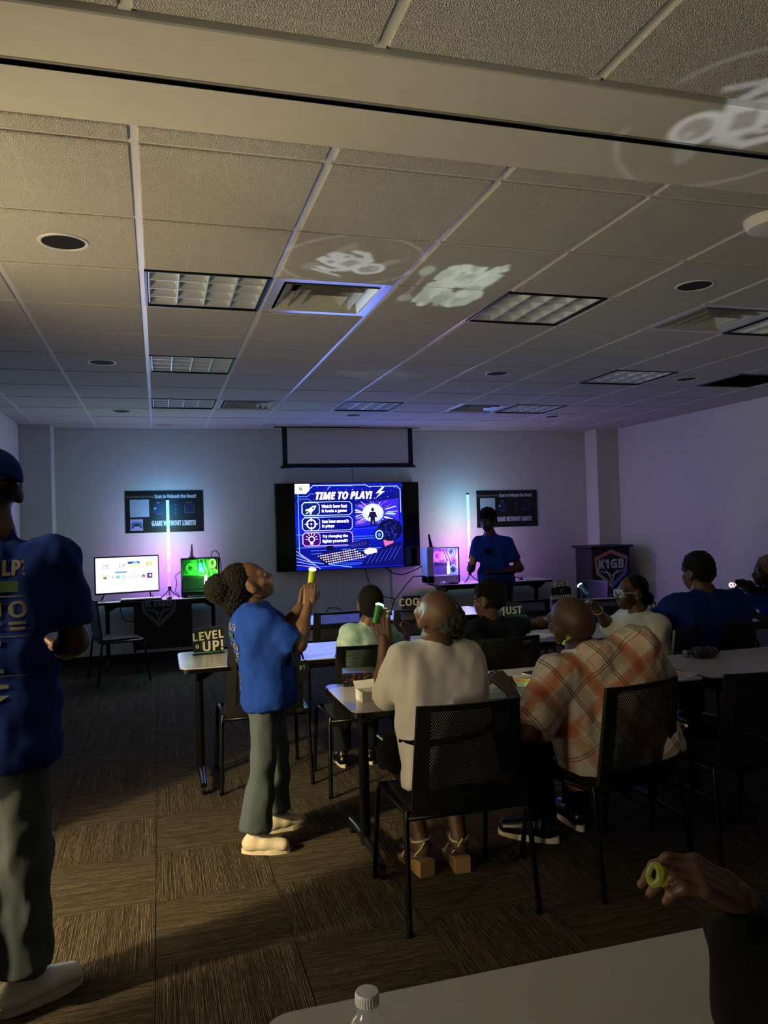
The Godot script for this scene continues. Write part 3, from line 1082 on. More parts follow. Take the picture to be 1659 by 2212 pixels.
func slide_tex() -> ImageTexture:
	var r := RandomNumberGenerator.new()
	r.seed = 11
	var navy := Color(0.02, 0.02, 0.3)
	var blue := Color(0.05, 0.11, 0.86)
	var cyan := Color(0.45, 0.72, 1.0)
	var white := Color(1, 1, 1)
	var p := Pic.new(1070, 850, blue)
	for y in 850:
		p.span(0, 1070, y, blue.lerp(navy, 0.35 + 0.3 * sin(y * 0.011)))
	for i in 130:
		var s := r.randf_range(1.0, 3.4)
		p.disc(r.randf() * 1070, r.randf() * 260, s, s, cyan.lerp(white, r.randf()))
	for i in 12:      # light trails across the desk
		var y := 470.0 + i * 32.0
		p.line([r.randf_range(0, 250), y, r.randf_range(560, 1060), y + r.randf_range(-30, 20)], r.randf_range(2, 7), blue.lerp(cyan, r.randf_range(0.2, 0.8)))
	# frame lines of the slide
	p.line([30, 60, 30, 690, 130, 770, 540, 838], 7, cyan)
	p.line([150, 45, 180, 18, 700, 18, 730, 34, 1020, 34, 1052, 66, 1052, 300], 7, cyan.lerp(white, 0.5))
	p.line([320, 60, 350, 22, 560, 22], 6, cyan)
	p.line([40, 125, 120, 125, 150, 100, 190, 100], 4, cyan)
	p.line([40, 150, 130, 150, 160, 175], 3, cyan)
	for i in 5:
		p.line([0, 660 + i * 34, 110 + i * 26, 740 + i * 22, 230, 842], 6, cyan if i % 2 else Color(0.75, 0.6, 1.0))
	p.pts([0, 0, 144, 0, 144, 62, 108, 98, 0, 98], Color(1, 1, 0.86))
	p.text("6", 44, 26, 28, 40, Color(0.25, 0.25, 0.15))
	p.text("TIME TO PLAY!", 190, 84, 560, 74, Color(1, 1, 0.92), 0.22, 3.5)
	p.pts([872, 34, 800, 104, 842, 104, 796, 158, 896, 84, 852, 84, 890, 44], Color(0.85, 1, 0.8))
	# three panels
	var words := [["Watch how fast", "it loads a game"], ["See how smooth", "it plays"], ["Try changing the", "lights yourself!"]]
	var edge := [Color(0.8, 0.95, 1.0), Color(0.75, 0.85, 1.0), Color(0.95, 0.7, 1.0)]
	for k in 3:
		var y := 182.0 + k * 150.0
		var oct := [88, y, 530, y, 556, y + 26, 556, y + 106, 530, y + 132, 88, y + 132, 64, y + 106, 64, y + 26]
		p.pts(oct, Color(0.02, 0.03, 0.5))
		p.line(oct + [88, y], 6, edge[k])
		var ic := [88, y + 4, 212, y + 4, 234, y + 28, 234, y + 106, 212, y + 130, 88, y + 130, 68, y + 106, 68, y + 26]
		p.pts(ic, [Color(0.03, 0.12, 0.4), Color(0.02, 0.05, 0.45), Color(0.2, 0.02, 0.42)][k])
		p.line(ic + [88, y + 4], 6, edge[k])
		p.text(words[k][0], 258, y + 26, 250 if k != 1 else 262, 34, white, 0.0, 1.4)
		p.text(words[k][1], 258, y + 74, 245 if k != 1 else 118, 36, white, 0.0, 1.4)
	# rocket, target, bulb
	p.pts([206, 214, 168, 220, 128, 248, 122, 268, 140, 284, 160, 280, 190, 252], white)
	p.pts([128, 246, 104, 250, 98, 270, 122, 266], white)
	p.pts([160, 282, 156, 302, 140, 300, 140, 284], white)
	p.pts([118, 276, 98, 298, 130, 288], white)
	p.disc(174, 240, 9, 9, Color(0.03, 0.12, 0.4))
	p.ring(152, 398, 42, 42, 13, white)
	for d in [[0, -1], [0, 1], [1, 0], [-1, 0]]:
		p.line([152 + d[0] * 30, 398 + d[1] * 30, 152 + d[0] * 60, 398 + d[1] * 60], 9, white)
	p.disc(152, 398, 9, 9, white)
	p.ring(152, 548, 27, 27, 9, white)
	p.rect(138, 574, 28, 26, white)
	for a in 7:
		var e := Vector2.from_angle(-PI + a * PI / 6.0)
		p.line([152 + e.x * 42, 548 + e.y * 42, 152 + e.x * 58, 548 + e.y * 58], 6, white)
	# the game on the drawn monitor
	p.pts([580, 205, 1044, 140, 1044, 402, 576, 452], Color(0.05, 0.04, 0.3))
	p.pts([592, 216, 1034, 154, 1034, 392, 588, 440], Color(0.2, 0.14, 0.85))
	for i in 70:
		var a := r.randf() * TAU
		var l0 := r.randf_range(60, 120)
		var l1 := l0 + r.randf_range(30, 110)
		var e := Vector2.from_angle(a)
		var q := Vector2(770, 300)
		var s := q + Vector2(e.x * l0 * 1.4, e.y * l0 * 0.75)
		var t := q + Vector2(clampf(e.x * l1 * 1.5, -178, 258), clampf(e.y * l1 * 0.8, -118, 108))
		p.line([s.x, s.y, t.x, t.y], r.randf_range(3, 9), [cyan, white, Color(0.65, 0.25, 0.9), Color(0.1, 0.1, 0.5)][i % 4])
	p.disc(768, 300, 108, 92, Color(0.75, 0.85, 1))
	p.disc(768, 296, 78, 74, white)
	var dk := Color(0.08, 0.06, 0.25)
	p.disc(764, 268, 15, 20, dk)
	p.pts([738, 290, 790, 290, 802, 330, 786, 356, 792, 436, 772, 436, 764, 372, 756, 436, 736, 436, 742, 352, 728, 332], dk)
	p.line([740, 296, 722, 346], 11, dk)
	p.line([788, 296, 806, 346], 11, dk)
	# player with headphones, desk lamp and keyboard
	p.pts([620, 836, 690, 742, 800, 680, 900, 620, 1040, 600, 1070, 640, 1070, 836], Color(0.03, 0.04, 0.36))
	for i in 7:
		p.line([690 + i * 46, 812 - i * 6, 760 + i * 48, 700 - i * 10], 4, Color(0.25, 0.35, 0.95))
	p.pts([862, 560, 960, 560, 970, 610, 880, 644], Color(0.8, 0.4, 0.6))
	p.disc(940, 478, 128, 112, Color(0.03, 0.03, 0.22))
	for i in 46:
		var a := r.randf() * TAU
		var e := Vector2(940, 470) + Vector2.from_angle(a) * r.randf_range(20, 108) * Vector2(1, 0.85)
		p.line([e.x, e.y, e.x + r.randf_range(-26, 26), e.y + r.randf_range(8, 30)], 3, Color(0.15, 0.25, 0.9))
	p.line([800, 500, 812, 430, 860, 384, 920, 366], 13, Color(0.1, 0.14, 0.5))
	p.disc(836, 520, 62, 70, Color(0.05, 0.07, 0.35))
	p.ring(826, 524, 36, 42, 11, Color(0.7, 0.85, 1))
	p.disc(826, 524, 16, 20, Color(0.3, 0.5, 1))
	p.pts([660, 676, 720, 650, 790, 660, 800, 700, 700, 720, 672, 704], Color(1, 0.86, 0.95))
	p.pts([176, 712, 560, 656, 668, 700, 660, 728, 300, 806, 280, 806], Color(0.03, 0.03, 0.2))
	for a in 5:
		for b in 17:
			var kx := 205.0 + b * 22.5 + a * 26.0
			var ky := 712.0 - b * 3.3 + a * 19.0
			p.rect(kx, ky, 15, 11, Color(0.95, 0.9, 1) if (a + b) % 5 else Color(0.8, 0.6, 1))
	p.pts([300, 616, 360, 616, 366, 664, 294, 668], Color(0.02, 0.02, 0.14))
	p.pts([220, 672, 430, 650, 470, 672, 260, 700], Color(0.04, 0.05, 0.4))
	p.pts([500, 600, 720, 560, 724, 640, 540, 660], Color(0.04, 0.05, 0.35))
	for i in 8:
		p.line([520 + i * 24, 612 - i * 4, 560 + i * 18, 640 - i * 2], 3, Color(0.4, 0.4, 1))
	return p.tex()

func poster_tex() -> ImageTexture:
	var p := Pic.new(820, 452, Color(0.045, 0.055, 0.065))
	var ink := Color(0.7, 0.74, 0.76)
	p.text("KJ's Computer Support Group", 10, 48, 285, 30, Color(0.4, 0.4, 0.36), 0, 0.8)
	p.text("Scan to Unleash the Beast!", 308, 38, 440, 42, ink, 0, 2.2)
	p.rect(46, 90, 200, 192, Color(0.6, 0.68, 0.74))
	p.rect(46, 304, 132, 124, Color(0.6, 0.63, 0.76))
	p.pts([72, 332, 158, 332, 172, 352, 176, 400, 160, 404, 146, 384, 84, 384, 70, 404, 54, 400, 58, 352], Color(0.28, 0.42, 0.6))
	p.pts([94, 356, 136, 356, 166, 404, 150, 398, 140, 376, 90, 376, 80, 398, 64, 404], Color(0.06, 0.08, 0.12))
	for k in 3:
		var cx: float = [345.0, 530.0, 672.0][k]
		if k == 0:
			p.disc(cx, 200, 60, 66, Color(0.07, 0.1, 0.26))
			p.disc(cx - 36, 190, 15, 12, Color(0.5, 0.55, 0.75))
			p.line([cx - 30, 250, cx + 40, 248], 5, Color(0.28, 0.32, 0.55))
			p.disc(cx - 2, 130, 18, 8, Color(0.4, 0.44, 0.62))
		elif k == 1:
			for q in 3:
				p.disc(cx, 160 + q * 45, 22, 18, Color(0.09, 0.1, 0.2))
				p.disc(cx - 4, 156 + q * 45, 9, 8, Color(0.28, 0.3, 0.44))
		else:
			p.rect(cx - 52, 150, 104, 98, Color(0.08, 0.07, 0.24))
			p.line([cx - 50, 160, cx - 50, 244, cx + 50, 244, cx + 50, 160], 5, Color(0.36, 0.34, 0.52))
			p.line([cx - 34, 132, cx + 34, 132], 6, Color(0.36, 0.34, 0.52))
	p.text("GAME WITHOUT LIMITS!", 270, 326, 468, 56, ink, 0, 2.4)
	return p.tex()

func desktop_tex() -> ImageTexture:
	var r := RandomNumberGenerator.new()
	r.seed = 5
	var p := Pic.new(680, 384, Color(1, 1, 1))
	var g := Color(0.35, 0.37, 0.42)
	for i in 40:
		p.rect(62 + r.randf() * 70, 62 + r.randf() * 52, r.randf_range(4, 16), 3, g)
	p.rect(205, 50, 130, 66, Color(0.93, 0.97, 1.0))
	for i in 7:
		p.rect(225 + r.randf() * 90, 66 + r.randf() * 44, 8, 9, g)
	p.rect(346, 50, 130, 26, Color(0.15, 0.32, 0.62))
	p.pts([380, 76, 420, 54, 440, 54, 470, 76], Color(0.55, 0.75, 0.9))
	p.rect(346, 76, 130, 36, Color(0.85, 0.93, 0.7))
	p.rect(548, 60, 66, 44, Color(0.9, 0.75, 0.4))
	p.disc(584, 84, 16, 13, Color(0.98, 0.95, 0.9))
	p.rect(500, 60, 40, 42, Color(0.95, 0.9, 0.9))
	p.rect(205, 156, 130, 15, Color(0.3, 0.6, 0.82))
	var tone := [Color(1.0, 0.93, 0.7), Color(0.98, 0.94, 0.9), Color(0.9, 0.98, 1.0), Color(0.86, 0.88, 0.95), Color(0.9, 0.95, 0.98), Color(0.97, 0.95, 0.95), Color(0.72, 0.93, 0.92), Color(0.34, 0.14, 0.5)]
	for i in 8:
		p.rect(66 + i * 70, 186, 58, 58, tone[i])
		for q in 4:
			p.rect(70 + i * 70 + r.randf() * 44, 192 + r.randf() * 44, 8, 7, [g, Color(0.85, 0.35, 0.2), Color(0.2, 0.3, 0.6)][r.randi() % 3])
	p.pts([206, 216, 236, 200, 264, 216, 236, 234], Color(0.3, 0.78, 0.95))
	p.pts([488, 226, 516, 196, 544, 226], Color(0.88, 0.28, 0.2))
	p.disc(96, 218, 17, 14, Color(0.15, 0.18, 0.4))
	p.disc(96, 214, 8, 6, Color(1, 0.95, 0.8))
	p.disc(590, 214, 12, 14, Color(0.95, 0.9, 1))
	for i in 9:
		p.rect(60 + i * 62, 362, 6, 4, Color(0.7, 0.72, 0.75))
	for i in 5:
		p.rect(505 + i * 26, 22, 14, 7, Color(0.6, 0.63, 0.7))

	return p.tex()

func far_wall() -> void:
	# wall screen with the slide
	var tv := thing("wall_screen", "large flat wall screen showing a glowing blue TIME TO PLAY slide", "television", Vector3(2.308, 1.52, -9.535))
	part("body", bx(Vector3(0, 0, -0.012), Vector3(1.86, 1.086, 0.05), 0.006), M.black_plastic, tv)
	part("panel", bx(Vector3(0, 0, 0.0145), Vector3(1.846, 1.072, 0.003), 0.001), mat("tv_panel", Color(0.012, 0.014, 0.03), 0.12), tv)
	part("picture_screen", sheet_mesh(1.384, 1.068), print_mat("slide_glow", slide_tex(), 0.3, 1.5), tv, Vector3(0.008, 0.0, 0.0185))
	area(Color(0.38, 0.5, 1.0), TVE, Vector3(0.008, 0, 0.03), Vector3(0, 0, 1), 1.384, 1.06, tv)
	part("wall_bracket", bx(Vector3(0, 0, -0.048), Vector3(0.6, 0.4, 0.03)), M.black_metal, tv)
	# pulled-down projection screen, mostly rolled up
	var ps := thing("projection_screen", "white projection screen with black borders hanging just below the ceiling", "screen", Vector3(2.28, 2.26, -9.32))
	part("fabric", bx(Vector3(0, 0.25, 0), Vector3(1.53, 0.46, 0.002), 0.0), mat("screen_fabric", Color(0.86, 0.86, 0.86), 0.85), ps)
	part("border", MB.new().box(Vector3(-0.795, 0.25, 0), Vector3(0.06, 0.46, 0.003), 0.0).box(Vector3(0.795, 0.25, 0), Vector3(0.06, 0.46, 0.003), 0.0).box(Vector3(0, 0.015, 0), Vector3(1.65, 0.03, 0.003), 0.0).mesh(), M.black_plastic, ps)
	part("weight_bar", MB.new().tube([Vector3(-0.85, -0.01, 0), Vector3(0.85, -0.01, 0)], 0.017, 12).mesh(), M.black_satin, ps)
	part("case_slot", bx(Vector3(0, 0.473, 0), Vector3(1.84, 0.014, 0.05)), M.black_plastic, ps)
	part("pull_cord", MB.new().tube([Vector3(0.03, -0.02, 0.0), Vector3(0.035, -0.1, 0), Vector3(0.04, -0.19, -0.02)], 0.004, 6).mesh(), M.cable, ps)
	# posters
	var pt := print_mat("poster_print", poster_tex(), 0.45)
	var p1 := single("poster", sheet_mesh(0.885, 0.49, 0.006), pt, "black GAME WITHOUT LIMITS poster behind the glowing tube above the white monitor", "poster", Vector3(0.078, 1.752, -9.594), 0.0, "black game posters")
	copy_of(p1, Vector3(4.512, 1.69, -9.594), 0.0, "black GAME WITHOUT LIMITS poster partly hidden by the standing man")
	# sockets, raceways and loose cables
	var sk: Node3D
	for c in [[2.06, 0.46, "wall socket with a plugged-in cord under the left of the wall screen"], [2.9, 0.56, "white wall socket under the right end of the wall screen"], [4.93, 0.55, "white wall socket under the right desk beside its leg"]]:
		if sk == null:
			sk = thing("wall_socket", c[2], "socket", Vector3(c[0], c[1], -9.597), 0.0, "wall sockets on the far wall")
			part("cover_plate", bx(Vector3.ZERO, Vector3(0.075, 0.115, 0.008), 0.003), M.white_plastic, sk)
			for s in [-0.024, 0.024]:
				part("outlet", bx(Vector3(0, s, 0.005), Vector3(0.034, 0.03, 0.004), 0.002), M.paper, sk)
		else:
			copy_of(sk, Vector3(c[0], c[1], -9.597), 0.0, c[2])
	for c in [[2.175, "narrow white cable raceway running down left below the wall screen"], [2.88, "narrow white cable raceway running down right below the wall screen"]]:
		single("cable_raceway", bx(Vector3.ZERO, Vector3(0.03, 0.37, 0.014)), M.white_plastic, c[1], "raceway", Vector3(c[0], 0.79, -9.594), 0.0, "raceways below the wall screen")
	single("power_cable", MB.new().tube([Vector3(2.5, 0.97, -9.55), Vector3(2.54, 0.82, -9.54), Vector3(2.6, 0.7, -9.56), Vector3(2.75, 0.6, -9.57), Vector3(2.89, 0.57, -9.585)], 0.006, 6).mesh(), M.cable, "black cable looping from under the wall screen to a white socket", "cable")
	single("power_cable", MB.new().tube([Vector3(2.75, 0.99, -9.55), Vector3(2.85, 0.9, -9.5), Vector3(2.97, 0.88, -9.45), Vector3(3.1, 0.94, -9.35), Vector3(3.19, 1.0, -9.26)], 0.007, 6).mesh(), M.cable, "black cable sagging from the wall screen to the white computer", "cable")
	single("power_cable", MB.new().tube([Vector3(3.22, 0.86, -9.3), Vector3(3.08, 0.86, -9.36), Vector3(2.98, 0.74, -9.4), Vector3(2.84, 0.55, -9.45), Vector3(2.78, 0.3, -9.5), Vector3(2.8, 0.02, -9.5)], 0.007, 6).mesh(), M.cable, "black cable dropping from the white computer down to the floor", "cable")
	single("power_cable", MB.new().tube([Vector3(2.06, 0.44, -9.585), Vector3(1.98, 0.44, -9.56), Vector3(2.02, 0.5, -9.55), Vector3(2.12, 0.5, -9.55), Vector3(2.2, 0.44, -9.55), Vector3(2.24, 0.3, -9.55), Vector3(2.26, 0.02, -9.5)], 0.006, 6).mesh(), M.cable, "black cord curling out of the left socket toward the floor", "cable")

const TVE := 2.4

func led_tube(at: Vector3, top: float, cols: Array, label: String, e: float) -> void:
	var o := thing("light_tube", label, "light stick", at)
	var n := cols.size()
	var y0 := 0.13
	var step := (top - at.y - y0) / n
	for i in n:
		var c: Color = cols[i]
		var g := glow("tube_glow", c.lerp(Color.WHITE, 0.35), 1.8)
		part("light_segment", MB.new().tube([Vector3(0, y0 + i * step, 0), Vector3(0, y0 + (i + 1) * step, 0)], 0.017, 12).mesh(), g, o)
		omni(Color(c, 1), e / n * c.a, Vector3(0, y0 + (i + 0.5) * step, 0), 0.017, o)
	part("end_cap", MB.new().tube([Vector3(0, y0 + n * step, 0), Vector3(0, y0 + n * step + 0.02, 0)], 0.019, 12).mesh(), M.black_plastic, o)
	part("socket", MB.new().tube([Vector3(0, 0.09, 0), Vector3(0, y0, 0)], 0.02, 12).mesh(), M.black_plastic, o)
	for k in 3:
		var a := k * TAU / 3 + 0.5
		part("tripod_leg", MB.new().tube([Vector3(0, 0.1, 0), Vector3(0.05 * cos(a), 0.05, 0.05 * sin(a)), Vector3(0.12 * cos(a), 0.006, 0.12 * sin(a))], 0.006, 6).mesh(), M.black_plastic, o)

# a computer case lying side-on, glass toward the room; w x h x d
func computer(at: Vector3, w: float, h: float, label: String, shellm: Material, back: Color, ringc: Array, barc: Color, fill: Color, e: float, left_fan := false) -> Node3D:
	var o := thing("gaming_computer", label, "computer", at)
	var d := 0.22
	var base := h * 0.2 if left_fan else 0.05
	var m := MB.new()
	m.box(Vector3(0, h - 0.008, 0), Vector3(w, 0.016, d)).box(Vector3(0, 0.02 + base / 2, 0), Vector3(w, base, d)).box(Vector3(0, h / 2, -d / 2 + 0.004), Vector3(w, h - 0.02, 0.008), 0.0)
	m.box(Vector3(w / 2 - 0.012, h / 2, 0), Vector3(0.024, h - 0.02, d))
	m.box(Vector3(-w / 2 + (0.045 if left_fan else 0.008), h / 2, 0), Vector3(0.09 if left_fan else 0.016, h - 0.02, d))
	part("case", m.mesh(), shellm, o)
	var x0 := -w / 2 + (0.09 if left_fan else 0.016)
	var x1 := w / 2 - 0.024
	var y0 := base + 0.02
	var y1 := h - 0.016
	part("motherboard", bx(Vector3((x0 + x1) / 2 - 0.02, (y0 + y1) / 2, -d / 2 + 0.012), Vector3(x1 - x0 - 0.06, y1 - y0 - 0.02, 0.004), 0.001), mat("board", back, 0.5), o)
	part("side_glass", bx(Vector3((x0 + x1) / 2, (y0 + y1) / 2, d / 2 - 0.003), Vector3(x1 - x0, y1 - y0, 0.003), 0.0), M.glass, o)
	part("graphics_card", bx(Vector3(x0 + 0.13, y0 + (y1 - y0) * 0.42, 0.0), Vector3(0.24, 0.045, 0.12)), M.black_plastic, o)
	part("memory_stick", bx(Vector3(x0 + (x1 - x0) * 0.52, y0 + (y1 - y0) * 0.72, -0.06), Vector3(0.035, 0.11, 0.03)), glow("bar_glow_light", barc, 1.3), o)
	part("memory_stick", bx(Vector3(x0 + (x1 - x0) * 0.62, y0 + (y1 - y0) * 0.7, -0.05), Vector3(0.02, 0.12, 0.03)), M.bar_glow_light, o)
	part("tube_lamp", MB.new().tube([Vector3(x0 + (x1 - x0) * 0.66, y0 + 0.01, 0.05), Vector3(x0 + (x1 - x0) * 0.66, y0 + (y1 - y0) * 0.5, 0.05)], 0.019, 12).mesh(), glow("reservoir_glow", Color(0.9, 0.95, 1.0), 1.6), o)
	var fans := [Vector3(x0 + 0.1, y0 + (y1 - y0) * 0.72, -0.03)]
	for i in 3:
		fans.append(Vector3(x1 - 0.03 - (0.02 if i == 0 else 0.0), y0 + (y1 - y0) * (0.85 - i * 0.33), 0.02))
	if left_fan:
		fans.append(Vector3(-w / 2 + 0.045, h * 0.72, d / 2 - 0.012))
	for i in fans.size():
		var f := part("fan", MB.new().lathe([Vector2(0.0, 0.008), Vector2(0.016, 0.008), Vector2(0.018, -0.008), Vector2(0.0, -0.008)], 16, Vector3.ZERO, Basis(Vector3.RIGHT, PI / 2)).mesh(), M.black_plastic, o, fans[i])
		var turn := Basis()
		if i > 0 and i < 4:
			f.rotation.y = -0.9
		if i == 4:
			f.scale = Vector3(0.6, 1.15, 1)
		var rg := MB.new()
		var ring := []
		for k in 21:
			ring.append(Vector3(0.05 * cos(TAU * k / 20), 0.05 * sin(TAU * k / 20), 0))
		rg.tube(ring, 0.0075, 6, false)
		part("fan_light_ring", rg.mesh(), glow("ring_glow", ringc[i % ringc.size()], 1.8), f)
		var bl := MB.new()
		for k in 7:
			var b := Basis(Vector3.BACK, TAU * k / 7)
			bl.quad(b * Vector3(0.015, -0.008, 0.004), b * Vector3(0.045, -0.012, -0.004), b * Vector3(0.045, 0.012, 0.004), b * Vector3(0.015, 0.008, -0.004), Vector3(0, 0, 1))
		part("blades", bl.mesh(), mat("fan_blade", ringc[i % ringc.size()].darkened(0.4), 0.4), f)
	for i in 6:
		var cx := x0 + (x1 - x0) * (0.5 + 0.06 * i)
		part("cable_run", MB.new().tube([Vector3(cx, y1 - 0.01, -0.04), Vector3(cx + 0.01, y1 - 0.08, 0.0), Vector3(cx + 0.035, y1 - 0.15, 0.01), Vector3(cx + 0.03, y1 - 0.2, -0.06)], 0.003, 5).mesh(), M.cable if i % 2 else M.white_plastic, o)
	for s in [-1, 1]:
		part("foot", bx(Vector3(s * w * 0.4, 0.01, 0), Vector3(0.05, 0.02, d * 0.9)), M.black_plastic, o)
	omni(fill, e, Vector3((x0 + x1) / 2 + 0.03, y0 + (y1 - y0) * 0.62, 0.07), 0.04, o)
	return o

func desks() -> void:
	# left desk with the white monitor and the green computer
	table(Vector3(0.01, 0, -9.27), 1.4, 0.54, "light grey desk by the far wall carrying the white monitor", 0.76, "desk")
	table(Vector3(4.08, 0, -9.27), 1.56, 0.54, "light grey desk by the far wall carrying the white computer", 0.76, "desk")
	var mo := thing("monitor", "wide monitor on the left desk with a bright white page of pictures", "monitor", Vector3(-0.345, 0.76, -9.2), 0.2)
	part("body", bx(Vector3(0, 0.285, -0.01), Vector3(0.7, 0.42, 0.03), 0.006), M.black_plastic, mo)
	part("display_screen", sheet_mesh(0.672, 0.385), print_mat("page_glow", desktop_tex(), 0.3, 1.35), mo, Vector3(0, 0.288, 0.0065))
	area(Color(0.88, 0.95, 1.0), 0.55, Vector3(0, 0.288, 0.015), Vector3(0, 0, 1), 0.66, 0.38, mo)
	for s in [-1, 1]:
		part("foot", MB.new().tube([Vector3(s * 0.24, 0.085, -0.01), Vector3(s * 0.27, 0.01, 0.08)], 0.008, 6).tube([Vector3(s * 0.24, 0.085, -0.01), Vector3(s * 0.27, 0.01, -0.1)], 0.008, 6).mesh(), M.black_plastic, mo)
	var kb := thing("keyboard", "white-lit keyboard lying in front of the white monitor", "keyboard", Vector3(-0.2, 0.76, -9.06), 0.06)
	part("base", bx(Vector3(0, 0.01, 0), Vector3(0.44, 0.02, 0.13), 0.005), M.black_plastic, kb)
	for r in 5:
		for c in 15:
			part("key", bx(Vector3(-0.2 + c * 0.0285, 0.024, -0.048 + r * 0.024), Vector3(0.023, 0.01, 0.019), 0.003), M.white_plastic, kb)
	var ms := MB.new().lathe([Vector2(0.0, 0.036), Vector2(0.016, 0.034), Vector2(0.027, 0.024), Vector2(0.032, 0.008), Vector2(0.031, 0.0)], 16)
	ms.x = Transform3D()
	var mouse := thing("computer_mouse", "dark computer mouse lying right of the white-lit keyboard", "mouse", Vector3(0.1, 0.76, -9.06))
	var mb := part("shell", ms.mesh(), M.black_satin, mouse)
	mb.scale = Vector3(1, 1, 1.7)
	part("logo_light", bx(Vector3(0.0, 0.035, 0.0), Vector3(0.014, 0.004, 0.02)), glow("mouse_glow", Color(0.8, 0.85, 1.0), 1.2), mouse)
	led_tube(Vector3(0.108, 0.76, -9.24), 1.875, [Color(0.6, 0.25, 1.0, 1.2), Color(0.8, 0.5, 0.95, 0.9), Color(1.0, 0.65, 0.55, 0.6), Color(0.65, 0.9, 0.6, 0.55), Color(0.35, 0.78, 0.95, 0.8), Color(0.3, 0.68, 1.0, 0.8)], "upright rainbow light tube standing between the white monitor and green computer", STICK)
	led_tube(Vector3(3.80, 0.76, -9.24), 1.875, [Color(0.5, 0.22, 1.0, 1.3), Color(0.9, 0.4, 0.85, 0.9), Color(1.0, 0.62, 0.5, 0.55), Color(0.75, 0.95, 0.65, 0.5), Color(0.42, 0.85, 0.85, 0.55), Color(0.3, 0.72, 1.0, 0.5)], "upright rainbow light tube behind the standing man with glasses", STICK)
	computer(Vector3(0.45, 0.76, -9.2), 0.43, 0.445, "black glass-sided computer glowing green on the left desk", M.black_plastic, Color(0.12, 0.5, 0.15), [Color(0.3, 1.0, 0.25), Color(0.75, 1.0, 0.5), Color(0.5, 1.0, 0.2), Color(0.4, 1.0, 0.2)], Color(0.25, 0.8, 1.0), Color(0.35, 1.0, 0.3), PCE)
	computer(Vector3(3.39, 0.76, -9.2), 0.43, 0.46, "white glass-sided computer glowing violet on the right desk", M.white_metal, Color(0.55, 0.45, 0.85), [Color(0.95, 0.45, 1.0), Color(0.4, 0.8, 1.0), Color(0.6, 0.5, 1.0), Color(0.5, 0.7, 1.0), Color(1.0, 0.3, 0.8)], Color(0.8, 0.5, 1.0), Color(0.66, 0.38, 1.0), PCE, true)
	for c in [[0.36, 1.204, -9.2, 0.02, "pale upright antenna standing on the green computer", "white_plastic", 0.0], [3.27, 1.219, -9.2, 0.035, "black pointed antenna leaning on top of the white computer", "black_plastic", -0.03]]:
		var an := thing("wifi_antenna", c[4], "antenna", Vector3(c[0], c[1], c[2]))
		part("foot", bx(Vector3(0, 0.006, 0), Vector3(0.07, 0.012, 0.06)), M.black_plastic, an)
		part("blade", MB.new().prism(PackedVector2Array([Vector2(-0.02, 0.012), Vector2(0.02, 0.012), Vector2(0.012 + c[6], 0.135 + c[3]), Vector2(-0.004 + c[6], 0.135 + c[3])]), 0.014).mesh(), M[c[5]], an)
	single("power_cable", MB.new().tube([Vector3(0.58, 1.21, -9.2), Vector3(0.59, 1.27, -9.2), Vector3(0.63, 1.28, -9.22), Vector3(0.67, 1.24, -9.26), Vector3(0.7, 1.1, -9.36), Vector3(0.7, 0.77, -9.4)], 0.005, 6).mesh(), M.cable, "black cable arching over the top of the green computer", "cable")
	single("power_cable", MB.new().tube([Vector3(0.24, 1.05, -9.33), Vector3(0.18, 1.0, -9.36), Vector3(0.19, 0.9, -9.36), Vector3(0.17, 0.82, -9.32), Vector3(0.22, 0.768, -9.22)], 0.005, 6).mesh(), M.cable, "thin black cable hanging between the light tube and green computer", "cable")
	single("power_cable", MB.new().tube([Vector3(-0.42, 0.72, -9.1), Vector3(-0.42, 0.64, -9.08), Vector3(-0.38, 0.55, -9.06), Vector3(-0.27, 0.53, -9.03)], 0.005, 6).mesh(), M.cable, "black cable hanging below the left desk beside the printed banner", "cable")
	# banners with the shield emblem
	var grey := Color(0.42, 0.44, 0.52)
	var p := Pic.new(512, 420, Color(0.022, 0.022, 0.03))
	shield(p, 66, -110, 310, 330, [grey, grey, grey, grey, Color(0.4, 0.42, 0.36)], Color(0.4, 0.42, 0.5), 0.9)
	p.text("GAMING", 150, 262, 170, 34, Color(0.1, 0.06, 0.16))
	p.text("BEAST", 160, 306, 150, 60, Color(0.2, 0.22, 0.16), 0.3, 0.0, "Droid Serif")
	for i in 14:
		p.rect(70 + i * 26, 394, 8 + (i * 7) % 13, 9, Color(0.16, 0.16, 0.18))
	single("desk_banner", sheet_mesh(0.62, 0.53, 0.004), print_mat("banner_print", p.tex(), 0.7), "black cloth banner with grey shield emblem hanging from the left desk", "banner", Vector3(0.03, 0.49, -8.985))
	single("desk_banner", sheet_mesh(0.5, 0.5, 0.004), M.black_plastic, "plain black cloth hanging from the front of the right desk", "banner", Vector3(4.0, 0.5, -8.985))
	# podium
	var po := thing("podium", "black podium with a coloured shield emblem standing near the far right corner", "podium", Vector3(5.56, 0, -8.98))
	part("body", bx(Vector3(0, 0.57, 0), Vector3(0.56, 1.14, 0.4), 0.006), mat("podium_wood", Color(0.06, 0.055, 0.06), 0.55), po)
	part("top_board", MB.new().box(Vector3(0, 1.16, 0), Vector3(0.62, 0.03, 0.48), 0.006).mesh(), M.podium_wood, po)
	var e := Pic.new(512, 760, Color(0.03, 0.028, 0.04))
	shield(e, 30, 20, 450, 440, [Color(0.85, 0.45, 0.35), Color(0.85, 0.5, 0.6), Color(0.6, 0.5, 0.85), Color(0.35, 0.5, 0.9), Color(0.6, 0.75, 0.55), Color(0.85, 0.75, 0.4)], Color(0.78, 0.78, 0.82))
	e.text("GAMING", 140, 470, 240, 52, Color(0.36, 0.2, 0.5))
